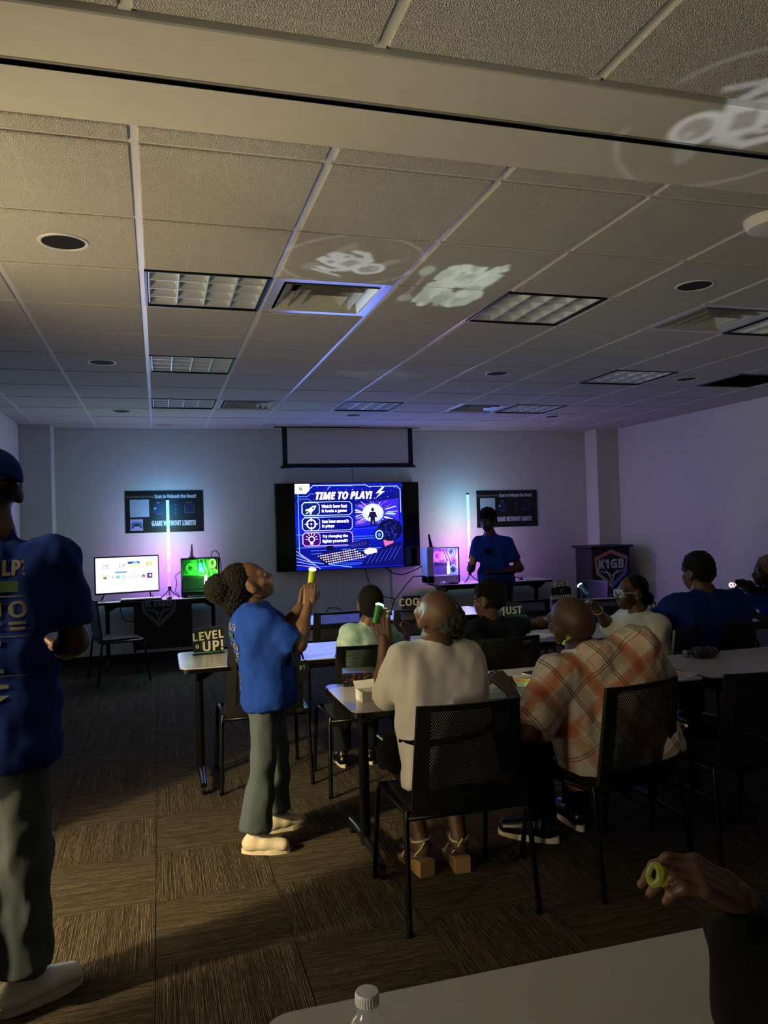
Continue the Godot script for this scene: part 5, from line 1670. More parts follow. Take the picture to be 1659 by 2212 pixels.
# d: joints in room coordinates (see people()); builds the body, the clothes and the hair of one person
func person(d: Dictionary) -> Node3D:
	var s: float = d.get("s", 1.0)
	var base := Vector3(d.P.x, 0, d.P.z)
	var o := thing("person", d.label, "person", base)
	var off := -base
	var cell: float = d.get("cell", 0.014)
	var fine: float = d.get("fine", 0.005)
	var P: Vector3 = d.P
	var Nk: Vector3 = d.Nk
	var hb: Basis = d.look
	var hc: Vector3 = d.head
	var hs: float = d.get("hs", s)
	var lat: Vector3 = (d.SR - d.SL).normalized()
	var up := (Nk - P).normalized()
	var back := lat.cross(up).normalized()
	# body
	var f := Field.new()
	var bones := [[hc + hb * Vector3(0, -0.06, 0.02) * hs, Nk, 0.05 * s, 0.058 * s], [Nk, P, 0.07 * s, 0.08 * s], [d.SL, d.SR, 0.05 * s, 0.05 * s]]
	bones += [[d.SL, d.EL, 0.05 * s, 0.041 * s], [d.EL, mid(d.EL, d.WL, 0.35), 0.04 * s, 0.041 * s], [mid(d.EL, d.WL, 0.35), d.WL, 0.041 * s, 0.026 * s]]
	bones += [[d.SR, d.ER, 0.05 * s, 0.041 * s], [d.ER, mid(d.ER, d.WR, 0.35), 0.04 * s, 0.041 * s], [mid(d.ER, d.WR, 0.35), d.WR, 0.041 * s, 0.026 * s]]
	for k in ["L", "R"]:
		bones += [[d["H" + k], d["K" + k], 0.065 * s, 0.05 * s], [d["K" + k], mid(d["K" + k], d["A" + k], 0.35), 0.048 * s, 0.053 * s], [mid(d["K" + k], d["A" + k], 0.35), d["A" + k], 0.053 * s, 0.034 * s]]
		var toe: Vector3 = d["T" + k]
		bones += [[d["A" + k] - toe * 0.02 - Vector3(0, 0.04 * s, 0), d["A" + k] + toe * 0.13 * s - Vector3(0, 0.055 * s, 0), 0.034 * s, 0.026 * s]]
	f.add(bones, cell, 0.035)
	f.add(head_bones(hc, hb, hs), fine, 0.022)
	var hl: Dictionary = d.get("handL", {})
	var hr: Dictionary = d.get("handR", {})
	f.add(hand_bones(d.WL, hl.get("dir", d.WL - d.EL), hl.get("palm", lat), hl.get("side", 1.0), hl.get("curl", 0.35), s), fine, 0.007)
	f.add(hand_bones(d.WR, hr.get("dir", d.WR - d.ER), hr.get("palm", -lat), hr.get("side", 1.0), hr.get("curl", 0.35), s), fine, 0.007)
	part("body", f.mesh(), d.skin, o, off)
	for k in [-1.0, 1.0]:
		var at: Vector3 = hc + hb * Vector3(k * 0.031, 0.008, -0.0755) * hs
		var e := part("eye", MB.new().lathe([Vector2(0, -0.011), Vector2(0.007, -0.0085), Vector2(0.011, 0), Vector2(0.007, 0.0085), Vector2(0, 0.011)], 12).mesh(), M.eye_white, o, at + off)
		e.basis = hb * Basis(Vector3.RIGHT, PI / 2)
		part("iris", MB.new().lathe([Vector2(0, -0.0118), Vector2(0.0035, -0.0112), Vector2(0.0055, -0.0096)], 12).mesh(), M.iris, e)
	# trousers or shorts
	var t: float = d.get("leg_to", 0.97)      # how far down the shin the cloth reaches
	var tb := [[d.HL, d.HR, 0.108 * s, 0.108 * s], [mid(d.HL, d.HR), P + up * 0.06, 0.105 * s, 0.1 * s]]
	var cuts := [[P + up * d.get("waist", 0.1), up, 0.35]]
	for k in ["L", "R"]:
		var hp: Vector3 = d["H" + k]
		var kn: Vector3 = d["K" + k]
		var an: Vector3 = d["A" + k]
		tb += [[hp, kn, 0.098 * s, d.get("knee_r", 0.072) * s]]
		if t > 0.0:
			var e := mid(kn, an, t)
			tb += [[kn, mid(kn, e, 0.5), d.get("knee_r", 0.072) * s, lerpf(d.get("knee_r", 0.072), d.get("cuff_r", 0.07), 0.4) * s], [mid(kn, e, 0.5), e, lerpf(d.get("knee_r", 0.072), d.get("cuff_r", 0.07), 0.4) * s, d.get("cuff_r", 0.07) * s]]
			cuts.append([e, (an - kn).normalized(), 0.13])
		else:
			cuts.append([mid(hp, kn, 1.0 + t), (kn - hp).normalized(), 0.14])
	part("trousers", Field.new().add(tb, cell, 0.03, cuts, folds, d.get("crease", 0.012), Vector3(1, 0.45, 1)).mesh(), d.trousers, o, off)
	# shirt
	var bw: float = d.get("bw", 1.0)
	var bd: float = d.get("bd", 1.0)
	var sb := []
	for l in [[-0.1, 0.095, 0.128, 0.0], [0.12, 0.09, 0.126, 0.01], [0.38, 0.095, 0.122, 0.012], [0.62, 0.11, 0.112, 0.004], [0.8, 0.115, 0.092, -0.005]]:
		var c: Vector3 = P.lerp(Nk, l[0]) - back * (l[3] + d.get("belly", 0.0) * (1.0 - absf(l[0] - 0.2) * 2.0 if l[0] < 0.65 else 0.0))
		sb.append([c - lat * l[1] * s * bw, c + lat * l[1] * s * bw, l[2] * s * bd, l[2] * s * bd])
	sb.append([mid(d.SL, d.SR, 0.06), mid(d.SL, d.SR, 0.94), 0.066 * s, 0.066 * s])
	sb.append([mid(d.SL, d.SR), Nk, 0.08 * s, 0.068 * s])
	var hem: Vector3 = P - up * d.get("hem", 0.06)
	var sc := [[hem, -up if not d.has("hem_n") else d.hem_n, 0.42], [Nk + up * 0.028 * s, (up - back * 0.25).normalized(), 0.11 * s]]
	var ar: float = d.get("sleeve_r", 0.068) * s
	for k in ["L", "R"]:
		var sh: Vector3 = d["S" + k]
		var el: Vector3 = d["E" + k]
		var wr: Vector3 = d["W" + k]
		var sl: float = d.get("sleeve", 0.68)
		if sl <= 1.0:
			var e := mid(sh, el, sl)
			sb.append([sh, e, ar, ar * 0.98])
			sc.append([e, (el - sh).normalized(), ar + 0.05])
		else:
			var e := mid(el, wr, sl - 1.0)
			sb.append([sh, el, ar, ar * 0.86])
			sb.append([el, e, ar * 0.86, ar * 0.68])
			sc.append([e, (wr - el).normalized(), ar + 0.03])
	var sf := Field.new().add(sb, cell, 0.045, sc, folds, d.get("crease", 0.012), d.get("fold", Vector3(1, 0.6, 1)))
	var turn := Basis(Vector3.BACK, d.get("shirt_turn", 0.0))      # the cut of the cloth against its pattern
	if d.has("shirt_turn"):
		var iv := turn.inverse()
		for i in sf.V.size():
			sf.V[i] = iv * sf.V[i]
			sf.N[i] = iv * sf.N[i]
	part("shirt", sf.mesh(), d.shirt, o, off).basis = turn
	# hair
	if d.has("hair"):
		var hbz := []
		for e in d.hair:
			if e.size() == 2:
				hbz.append([hc + hb * (e[0] * hs), e[1] * hs, hb])
			else:
				hbz.append([hc + hb * (e[0] * hs), hc + hb * (e[1] * hs), e[2] * hs, e[3] * hs])
		var hcut := []
		for e in d.get("hair_cut", []):
			hcut.append([hc + hb * (e[0] * hs), (hb * e[1]).normalized(), e[2] * hs])
		part("hair", Field.new().add(hbz, d.get("hair_cell", 0.007), 0.02, hcut, d.get("hair_noise", curls), d.get("hair_amp", 0.006)).mesh(), d.hair_mat, o, off)
	# shoes
	if d.has("shoe"):
		for k in ["L", "R"]:
			shoe(o, d["A" + k], d["T" + k], s, d.shoe, d.get("sole", M.sole_white), off)
	return o

var curls := FastNoiseLite.new()

func shoe(o: Node3D, an: Vector3, toe: Vector3, s: float, m: Material, sole: Material, off: Vector3) -> void:
	var g := Vector3(an.x, 0, an.z)
	var side := toe.cross(Vector3.UP)
	var y := Vector3.UP
	var up := part("shoe", Field.new().add([[g - toe * 0.035 * s + y * 0.055 * s, g + toe * 0.06 * s + y * 0.058 * s, 0.04 * s, 0.044 * s], [g + toe * 0.06 * s + y * 0.056 * s, g + toe * 0.165 * s + y * 0.042 * s + side * 0.006, 0.045 * s, 0.036 * s], [g + toe * 0.1 * s + y * 0.04 * s - side * 0.012, g + toe * 0.16 * s + y * 0.036 * s - side * 0.014, 0.036 * s, 0.03 * s], [g - toe * 0.01 * s + y * 0.05 * s, an + y * 0.01, 0.04 * s, 0.042 * s]], 0.008, 0.025, [[g + y * 0.02 * s, -y, 0.4], [an + y * 0.015 * s, y, 0.08]]).mesh(), m, o, off)
	var pl := PackedVector2Array()
	for i in 24:
		var a := TAU * i / 24
		var wd := (0.046 if cos(a) > 0 else 0.039) * s
		pl.append(Vector2((0.065 + cos(a) * 0.143) * s, sin(a) * wd))
	var b := Basis(toe, side, y)     # polygon x along the toe, y to the side, thickness upward
	if b.determinant() < 0.0:
		b = Basis(toe, -side, y)
	part("sole", MB.new().prism(pl, 0.028 * s, Transform3D(b, g + y * 0.014 * s)).mesh(), sole, up)
	for i in 3:
		var c := g + toe * (0.055 + i * 0.026) * s + y * (0.103 - i * 0.009) * s
		part("lace", MB.new().tube([c - side * 0.022 * s - y * 0.006, c + y * 0.002, c + side * 0.022 * s - y * 0.006], 0.0035, 5).mesh(), sole, up)

# a projector torch: white light behind a film slide in a square barrel, a bright rim, and a coloured grip
func torch(tip: Vector3, target: Vector3, grip: Color, rim: Color, label: String, e: float, slide: Pic, half: float, roll := 0.0, tint := Color.WHITE, rim_e := 2.5, spill := 0.02) -> Node3D:
	var aim := (target - tip).normalized()
	var o := thing("projector_torch", label, "torch", tip)
	o.basis = Basis.looking_at(aim, Vector3.RIGHT if absf(aim.y) > 0.8 else Vector3.UP) * Basis(Vector3.BACK, roll)
	part("grip", MB.new().lathe([Vector2(0, 0.085), Vector2(0.012, 0.083), Vector2(0.0145, 0.075), Vector2(0.0145, 0.03), Vector2(0.016, 0.024), Vector2(0.016, 0.002), Vector2(0.0135, 0.0), Vector2(0.0125, 0.004), Vector2(0.0125, 0.04)], 18, Vector3.ZERO, Basis(Vector3.RIGHT, PI / 2)).mesh(), mat("torch_grip", grip, 0.35), o)
	var L := 0.034
	var w := L * half
	var b := MB.new()
	for k in 4:
		var q := Basis(Vector3.BACK, k * PI / 2)
		b.box(q * Vector3(w + 0.0015, 0, L / 2 + 0.002), Vector3(0.002, 2 * w + 0.006, L + 0.006) if k % 2 == 0 else Vector3(2 * w + 0.006, 0.002, L + 0.006), 0.0)
	b.box(Vector3(0, 0, L + 0.004), Vector3(2 * w + 0.006, 2 * w + 0.006, 0.002), 0.0)
	part("barrel", b.mesh(), M.dark_hole, o)
	if slide != null:
		var sm := mat("film_slide", Color.WHITE, 0.9, 0.0, 0.0)
		sm.albedo_texture = slide.tex()
		sm.transparency = BaseMaterial3D.TRANSPARENCY_ALPHA
		sm.texture_repeat = false
		part("film_slide", MB.new().quad(Vector3(-w - 0.001, w + 0.001, 0), Vector3(w + 0.001, w + 0.001, 0), Vector3(w + 0.001, -w - 0.001, 0), Vector3(-w - 0.001, -w - 0.001, 0), Vector3(0, 0, -1)).mesh(), sm, o)
		area(tint, e, Vector3(0, 0, L), Vector3(0, 0, -1), 0.0004, 0.0004, o)
	var ring := []
	for k in 17:
		ring.append(Vector3(0.0135 * cos(TAU * k / 16), 0.0135 * sin(TAU * k / 16), 0.0))
	part("light_rim", MB.new().tube(ring, 0.0055, 8, false).mesh(), glow("rim_glow", rim, rim_e), o)
	part("switch", bx(Vector3(0, 0.0155, 0.055), Vector3(0.006, 0.004, 0.012), 0.001), M.black_plastic, o)
	if spill > 0.0:
		omni(rim, spill, Vector3(0, 0, -0.018), 0.012, o)
	return o

func slide_astronaut(turn := 0.0) -> Pic:
	var p := Pic.new(320, 320, Color(0, 0, 0, 1))
	p.raw = true
	var g := func(v: float) -> Color: return Color(0, 0, 0, 1.0 - v)
	# the drawing is turned on the film as it lies in the torch
	var q := func(a: Array) -> Array:
		var o := []
		for i in range(0, a.size(), 2):
			var v := (Vector2(a[i], a[i + 1]) - Vector2(128, 140)).rotated(turn) * 0.86 + Vector2(160, 160)
			o.append(v.x)
			o.append(v.y)
		return o
	var disc := func(x: float, y: float, rx: float, ry: float, v: float) -> void:
		var c: Array = q.call([x, y])
		p.disc(c[0], c[1], rx * 0.86, ry * 0.86, g.call(v), turn)
	p.ring(160, 160, 150, 150, 4, g.call(0.55))
	disc.call(66, 70, 34, 16, 0.22)
	disc.call(58, 216, 36, 16, 0.22)
	disc.call(206, 206, 30, 18, 0.2)
	disc.call(128, 76, 44, 40, 1.0)
	disc.call(128, 74, 29, 24, 0.35)
	disc.call(116, 66, 8, 6, 0.8)
	p.pts(q.call([86, 106, 170, 106, 176, 172, 160, 226, 132, 226, 128, 196, 120, 226, 92, 226, 80, 172]), g.call(1.0))
	p.pts(q.call([104, 124, 150, 124, 150, 158, 104, 158]), g.call(0.35))
	disc.call(98, 178, 9, 7, 0.25)
	disc.call(150, 186, 12, 9, 0.25)
	p.line(q.call([84, 116, 58, 156, 62, 184]), 17, g.call(0.95))
	p.line(q.call([172, 116, 200, 150, 196, 180]), 17, g.call(0.95))
	p.line(q.call([88, 150, 84, 166]), 5, g.call(0.2))
	p.line(q.call([176, 150, 178, 166]), 5, g.call(0.2))
	p.line(q.call([218, 100, 218, 180]), 12, g.call(0.8))
	return p

func slide_cloud() -> Pic:
	var p := Pic.new(256, 256, Color(0, 0, 0, 1))
	p.raw = true
	var r := RandomNumberGenerator.new()
	r.seed = 6
	for i in 90:
		var a := 1.0 - r.randf_range(0.45, 0.95)
		var x := r.randf_range(36, 220)
		var y := r.randf_range(82, 170) + (x - 128) * 0.05
		p.disc(x, y, r.randf_range(12, 34), r.randf_range(6, 13), Color(0, 0, 0, a), r.randf_range(-0.2, 0.2))
	p.disc(60, 196, 26, 12, Color(0, 0, 0, 0.7))
	p.disc(206, 194, 20, 12, Color(0, 0, 0, 0.7))
	for i in 5:
		p.line([60 + i * 30, 190, 90 + i * 30, 196], 3, Color(0, 0, 0, 0.75))
	return p

func slide_blob() -> Pic:
	var p := Pic.new(128, 128, Color(0, 0, 0, 1))
	p.raw = true
	var r := RandomNumberGenerator.new()
	r.seed = 16
	for i in 26:
		p.disc(r.randf_range(26, 102), r.randf_range(48, 82), r.randf_range(10, 22), r.randf_range(4, 10), Color(0, 0, 0, 1.0 - r.randf_range(0.3, 0.8)), r.randf_range(-0.3, 0.3))
	return p

var frizz := FastNoiseLite.new()

func plaid_tex() -> ImageTexture:
	var p := Pic.new(512, 512, Color(0.86, 0.82, 0.74))
	var w := func(v: int) -> Array:     # warp or weft colour with weight at one thread
		var q := v % 256
		if q < 64:
			return [Color(0.72, 0.27, 0.1), 0.62 if (q / 3) % 2 == 0 or (q > 12 and q < 50) else 0.3]
		if q > 84 and q < 90:
			return [Color(0.72, 0.3, 0.14), 0.35]
		if (q > 150 and q < 157) or (q > 164 and q < 171):
			return [Color(0.25, 0.1, 0.06), 0.72]
		return [Color.WHITE, 0.0]
	for y in 512:
		var a: Array = w.call(y)
		for x in 512:
			var b: Array = w.call(x + 40)
			var c := Color(0.86, 0.82, 0.74)
			c = c.lerp(a[0], a[1] * 0.8)
			c = c.lerp(b[0], b[1] * 0.8)
			p.im.set_pixel(x, y, c)
	return p.tex()

# cloth print that follows the shirt: V are shirt vertices, frame gives right, up and outward
func print_on(o: Node3D, V: PackedVector3Array, at: Vector3, fr: Basis, w: float, h: float, m: Material, off: Vector3) -> void:
	var n := 0.02
	var top := {}
	for v in V:
		var q := fr.transposed() * (v - at)
		if absf(q.x) < w * 0.6 and absf(q.y) < h * 0.6 and q.z > -0.2:
			var k := Vector2i(roundi(q.x / n), roundi(q.y / n))
			top[k] = maxf(top.get(k, -9.0), q.z)
	var rows := []
	for i in 25:
		var line := []
		for j in 19:
			var x := (j / 18.0 - 0.5) * w
			var y := (0.5 - i / 24.0) * h
			var c := Vector2i(roundi(x / n), roundi(y / n))
			var z := 0.0
			var cnt := 0.0
			for a in range(-2, 3):
				for b in range(-2, 3):
					var k := c + Vector2i(a, b)
					if top.has(k):
						var wt := 1.0 / (0.4 + a * a + b * b)
						z += top[k] * wt
						cnt += wt
			z = z / cnt if cnt > 0.0 else -0.02
			line.append(at + fr * Vector3(x, y, z + 0.0035) + off)
		rows.append(line)
	part("shirt_print", MB.new().sheet(rows).mesh(), m, o)

func back_print() -> StandardMaterial3D:
	var p := Pic.new(384, 640, Color(0.5, 0.5, 0.5, 0))
	p.raw = true
	var pale := Color(0.42, 0.41, 0.4, 1)
	var gold := Color(0.36, 0.33, 0.22, 1)
	p.text("NEED HELP?", 6, 6, 370, 66, pale, 0, 2)
	p.rect(20, 96, 320, 46, Color(0.14, 0.28, 0.16, 1))
	p.rect(10, 158, 360, 4, Color(0.4, 0.45, 0.2, 1))
	for k in 4:
		var x := 12 + k * 96
		if k % 2 == 0:
			p.rect(x, 186, 70, 58, gold)
			p.rect(x + 14, 200, 42, 30, Color(0.2, 0.2, 0.3, 1))
		else:
			p.ring(x + 36, 216, 30, 30, 12, pale)
			p.rect(x, 206, 20, 26, pale)
			p.rect(x + 54, 206, 20, 26, pale)
		for i in 2:
			p.rect(x + i * 3, 268 + i * 24, 66 - i * 8, 14, pale)
	p.rect(10, 330, 360, 3, Color(0.4, 0.45, 0.2, 1))
	p.rect(120, 350, 150, 20, pale)
	p.rect(100, 466, 180, 18, pale)
	p.rect(10, 496, 360, 3, Color(0.4, 0.45, 0.2, 1))
	p.rect(140, 534, 40, 18, Color(0.6, 0.25, 0.12, 1))
	p.rect(186, 534, 110, 18, pale)
	p.pts([110, 580, 300, 580, 240, 620, 150, 628], pale)
	var m := mat("shirt_print", Color.WHITE, 0.85)
	m.albedo_texture = p.tex()
	m.transparency = BaseMaterial3D.TRANSPARENCY_ALPHA_SCISSOR
	m.alpha_scissor_threshold = 0.5
	m.cull_mode = BaseMaterial3D.CULL_DISABLED
	return m

func v3(x: float, y: float, z: float) -> Vector3:
	return Vector3(x, y, z)

func people() -> void:
	frizz.seed = 5
	frizz.frequency = 110.0
	frizz.fractal_octaves = 2
	curls.seed = 12
	curls.frequency = 34.0
	curls.fractal_octaves = 2
	mat("eye_white", Color(0.75, 0.73, 0.7), 0.25)
	mat("iris", Color(0.05, 0.03, 0.02), 0.2)
	mat("sole_white", Color(0.85, 0.8, 0.7), 0.6)
	mat("sole_dark", Color(0.05, 0.05, 0.05), 0.6)
	for k in [["skin_deep", Color(0.31, 0.205, 0.15)], ["skin_brown", Color(0.37, 0.26, 0.19)], ["skin_warm", Color(0.56, 0.39, 0.27)]]:
		var m := mat(k[0], k[1], 0.5, 0.0, 0.45)
		m.albedo_texture = M.mottle
		m.uv1_triplanar = true
		m.uv1_scale = Vector3.ONE * 6.0
	for k in [["hair_black", Color(0.035, 0.03, 0.028)], ["hair_grey", Color(0.25, 0.24, 0.215)], ["hair_blond", Color(0.48, 0.38, 0.27)]]:
		var m := mat(k[0], k[1], 0.8, 0.0, 0.3)
		m.rim_enabled = true
		m.rim = 0.3
	cloth("royal_blue", Color(0.09, 0.22, 0.56), 0.25)
	cloth("deep_blue", Color(0.06, 0.15, 0.44), 0.2)
	cloth("white_cotton", Color(0.86, 0.83, 0.79), 0.2)
	cloth("navy", Color(0.06, 0.07, 0.1), 0.2)
	cloth("denim", Color(0.29, 0.33, 0.36), 0.2)
	cloth("dark_denim", Color(0.09, 0.1, 0.13), 0.2)
	cloth("black_cloth", Color(0.025, 0.025, 0.028), 0.15)
	cloth("grey_twill", Color(0.32, 0.35, 0.37), 0.2)
	cloth("cream_knit", Color(0.78, 0.78, 0.74), 0.2)
	cloth("black_fleece", Color(0.02, 0.02, 0.022), 0.5)
	var plaid := cloth("plaid", Color.WHITE, 0.15)
	plaid.albedo_texture = plaid_tex()
	plaid.uv1_scale = Vector3.ONE * 2.3
	var dye := cloth("tie_dye", Color(0.72, 0.8, 0.76), 0.15)
	dye.albedo_texture = noise_tex(FastNoiseLite.TYPE_SIMPLEX, 0.012, 256, 3, 31, two(Color(0.62, 0.74, 0.72), Color(1, 1, 1)))
	dye.uv1_scale = Vector3.ONE * 3.0
	var D := {}

	# man with the cap, seen from behind
	D = {"label": "man in blue cap, printed blue T-shirt and grey trousers standing with back turned", "skin": M.skin_deep, "shirt": M.deep_blue, "trousers": M.grey_twill, "shoe": M.white_plastic,
		"P": v3(-0.535, 0.93, -2.73), "Nk": v3(-0.51, 1.535, -2.73), "head": v3(-0.51, 1.69, -2.77), "look": Basis.looking_at(v3(-0.3, 0.0, -1)),
		"SL": v3(-0.715, 1.45, -2.73), "SR": v3(-0.325, 1.455, -2.73), "EL": v3(-0.8, 1.18, -2.76), "ER": v3(-0.275, 1.185, -2.77), "WL": v3(-0.7, 1.12, -3.0), "WR": v3(-0.36, 1.12, -3.0),
		"HL": v3(-0.63, 0.9, -2.73), "HR": v3(-0.45, 0.9, -2.73), "KL": v3(-0.66, 0.5, -2.75), "KR": v3(-0.45, 0.5, -2.77), "AL": v3(-0.69, 0.1, -2.72), "AR": v3(-0.465, 0.1, -2.8),
		"TL": v3(0.2, 0, -0.98).normalized(), "TR": v3(0.86, 0, -0.51).normalized(), "bw": 1.08, "bd": 1.0, "hem": 0.12, "sleeve": 0.78, "sleeve_r": 0.078, "cell": 0.013, "crease": 0.016, "knee_r": 0.088, "cuff_r": 0.098, "leg_to": 0.9,
		"hair": [[v3(0, 0.0, 0.05), v3(0.07, 0.05, 0.055)]], "hair_mat": M.hair_black, "hair_amp": 0.002}
	var man := person(D)
	var off: Vector3 = -man.position
	var hb: Basis = D.look
	var cap := part("cap", Field.new().add([[D.head + hb * v3(0, 0.036, 0.008), v3(0.088, 0.1, 0.108), hb]], 0.006, 0.01, [[D.head + hb * v3(0, 0.02, 0.02), hb * v3(0, -1, 0.15), 0.3]]).mesh(), M.deep_blue, man, off)
	part("brim", Field.new().add([[D.head + hb * v3(0, 0.03, -0.13), v3(0.08, 0.008, 0.075), hb * Basis(Vector3.RIGHT, 0.15)]], 0.006, 0.01).mesh(), M.deep_blue, cap)
	part("cap_strap", Field.new().add([[D.head + hb * v3(-0.06, 0.026, 0.098), D.head + hb * v3(0.06, 0.026, 0.098), 0.008, 0.008]], 0.005, 0.01).mesh(), M.black_cloth, cap)
	part("cap_button", MB.new().lathe([Vector2(0, 0.008), Vector2(0.008, 0.005), Vector2(0.01, 0)], 10, D.head + hb * v3(0, 0.135, 0.008)).mesh(), M.deep_blue, cap)
	var sh: MeshInstance3D = man.get_node("shirt")
	print_on(man, sh.mesh.surface_get_arrays(0)[Mesh.ARRAY_VERTEX], v3(-0.53, 1.24, -2.66), Basis(), 0.29, 0.46, back_print(), off)

	# girl looking up at the ceiling
	D = {"label": "girl in blue T-shirt and flared jeans standing and aiming a torch upward", "skin": M.skin_brown, "shirt": M.royal_blue, "trousers": M.denim, "shoe": M.sole_white, "s": 0.82, "hs": 0.94,
		"P": v3(0.485, 0.77, -3.83), "Nk": v3(0.415, 1.165, -3.83), "head": v3(0.43, 1.272, -3.83), "look": Basis.looking_at(v3(0.86, 0.5, 0.08), v3(-0.5, 0.86, 0)),
		"SL": v3(0.49, 1.095, -3.965), "SR": v3(0.455, 1.085, -3.69), "EL": v3(0.61, 1.01, -3.98), "ER": v3(0.625, 0.985, -3.66), "WL": v3(0.68, 1.165, -3.83), "WR": v3(0.69, 1.17, -3.73),
		"handR": {"dir": v3(0.15, 1, -0.1), "palm": v3(0.3, 0.1, -1), "side": -1.0, "curl": 0.75}, "handL": {"dir": v3(0.25, 1, 0.2), "palm": v3(0.3, 0, 1), "side": 1.0, "curl": 0.75},
		"HL": v3(0.5, 0.72, -3.9), "HR": v3(0.47, 0.72, -3.76), "KL": v3(0.545, 0.43, -3.93), "KR": v3(0.455, 0.43, -3.75), "AL": v3(0.535, 0.09, -3.98), "AR": v3(0.405, 0.085, -3.755),
		"TL": v3(0.98, 0, -0.15).normalized(), "TR": v3(0.95, 0, 0.3).normalized(), "bw": 0.75, "bd": 1.28, "hem": 0.09, "belly": 0.02, "hem_n": v3(0.1, -1, 0).normalized(), "sleeve": 0.92, "sleeve_r": 0.078, "cell": 0.011, "fine": 0.0042, "crease": 0.012, "knee_r": 0.07, "cuff_r": 0.098, "leg_to": 0.93, "waist": 0.03,
		"hair": [[v3(0, 0.05, 0.05), v3(0.088, 0.088, 0.09)], [v3(0, -0.01, 0.1), v3(0.085, 0.085, 0.085)], [v3(0.0, 0.06, 0.15), v3(0.085, 0.08, 0.08)], [v3(0.0, -0.05, 0.13), v3(0.07, 0.065, 0.065)]], "hair_mat": M.hair_black, "hair_amp": 0.009, "hair_cell": 0.005, "hair_noise": frizz}
	var girl := person(D)
	off = -girl.position
	var lan := MB.new()
	for k in [-1.0, 1.0]:
		lan.tube([v3(0.40, 1.15, -3.83 + k * 0.06), v3(0.56, 1.08, -3.80 + k * 0.05), v3(0.645, 0.95, -3.74 + k * 0.02), v3(0.655, 0.905, -3.715)], 0.004, 5)
	var ly := part("lanyard", lan.mesh(), M.black_cloth, girl, off)
	part("badge", bx(Vector3.ZERO, v3(0.06, 0.1, 0.006), 0.002), M.black_satin, ly, v3(0.645, 0.85, -3.70), v3(0, 0.5, 0.03))
	part("badge_print", letters("K1", 0.022, 0.001), M.paper, ly, v3(0.646, 0.868, -3.696), v3(0, 0.5, 0.03))
	var gs: MeshInstance3D = girl.get_node("shirt")
	print_on(girl, gs.mesh.surface_get_arrays(0)[Mesh.ARRAY_VERTEX], v3(0.36, 0.93, -3.80), Basis(v3(0, 0, 1), v3(0, 1, 0), v3(-1, 0, 0)), 0.22, 0.34, back_print(), off)

	# woman in white, seated, head thrown back
	D = {"label": "grey-haired woman in white T-shirt seated with back turned and torch raised", "skin": M.skin_brown, "shirt": M.white_cotton, "trousers": M.dark_denim,
		"P": v3(1.13, 0.54, -3.03), "Nk": v3(1.115, 1.035, -3.1), "head": v3(1.125, 1.15, -3.13), "look": Basis.looking_at(v3(-0.32, 0.62, -0.72), v3(0.1, 0.75, 0.62)),
		"SL": v3(0.965, 0.975, -3.1), "SR": v3(1.235, 0.96, -3.1), "EL": v3(0.935, 0.775, -3.28), "ER": v3(1.29, 0.79, -3.26), "WL": v3(0.935, 1.05, -3.27), "WR": v3(1.25, 0.775, -3.46),
		"handL": {"dir": v3(-0.12, 1, 0.05), "palm": v3(0.5, 0.1, -0.8), "side": 1.0, "curl": 0.8}, "handR": {"palm": v3(0, -1, 0), "side": 1.0},
		"HL": v3(1.03, 0.52, -3.06), "HR": v3(1.23, 0.52, -3.06), "KL": v3(1.03, 0.5, -3.44), "KR": v3(1.26, 0.5, -3.44), "AL": v3(1.085, 0.15, -3.29), "AR": v3(1.255, 0.15, -3.27),
		"TL": v3(-0.15, 0, -1).normalized(), "TR": v3(0.1, 0, -1).normalized(), "bw": 0.9, "bd": 1.0, "hem": 0.06, "sleeve": 0.95, "sleeve_r": 0.072, "cell": 0.011, "fine": 0.0042, "crease": 0.009, "leg_to": 0.15, "knee_r": 0.09, "cuff_r": 0.092, "waist": 0.06,
		"hair": [[v3(0.02, 0.0, 0.06), v3(0.08, 0.078, 0.064)], [v3(0.02, -0.055, 0.05), v3(0.08, 0.06, 0.062)], [v3(0.05, -0.03, 0.05), v3(0.062, 0.075, 0.062)], [v3(0.045, -0.02, 0.04), v3(0.05, 0.05, 0.05)], [v3(0.015, 0.03, 0.088), v3(0.062, 0.055, 0.03)], [v3(0.06, 0.02, 0.03), v3(0.028, 0.06, 0.05)], [v3(0.05, -0.06, 0.06), v3(0.055, 0.05, 0.05)]], "hair_mat": M.hair_grey, "hair_amp": 0.012, "hair_cell": 0.0055}
	var woman := person(D)
	off = -woman.position
	for k in ["L", "R"]:
		var an: Vector3 = D["A" + k]
		var toe: Vector3 = D["T" + k]
		var g := v3(an.x, 0, an.z)
		var sd := part("sandal", MB.new().prism(PackedVector2Array([Vector2(-0.05, 0.0), Vector2(0.17, 0.0), Vector2(0.185, 0.02), Vector2(0.09, 0.035), Vector2(-0.03, 0.07), Vector2(-0.055, 0.07)]), 0.07, Transform3D(Basis(toe, Vector3.UP, toe.cross(Vector3.UP)), g)).mesh(), mat("wedge", Color(0.62, 0.47, 0.28), 0.6), woman, off)
		var ring := []
		for i in 13:
			var a := TAU * i / 12
			ring.append(an + v3(0.041 * cos(a), -0.005 + 0.012 * sin(a + (0.6 if k == "L" else 2.4)), 0.041 * sin(a)))
		part("ankle_strap", MB.new().tube(ring, 0.006, 6, false).mesh(), mat("strap_tan", Color(0.75, 0.7, 0.58), 0.5), sd)
		part("heel_strap", MB.new().tube([g + v3(-0.035, 0.075, 0.0) , an + v3(-0.02, -0.03, 0.045), an + v3(0, 0.0, 0.046)], 0.005, 6).mesh(), M.strap_tan, sd)
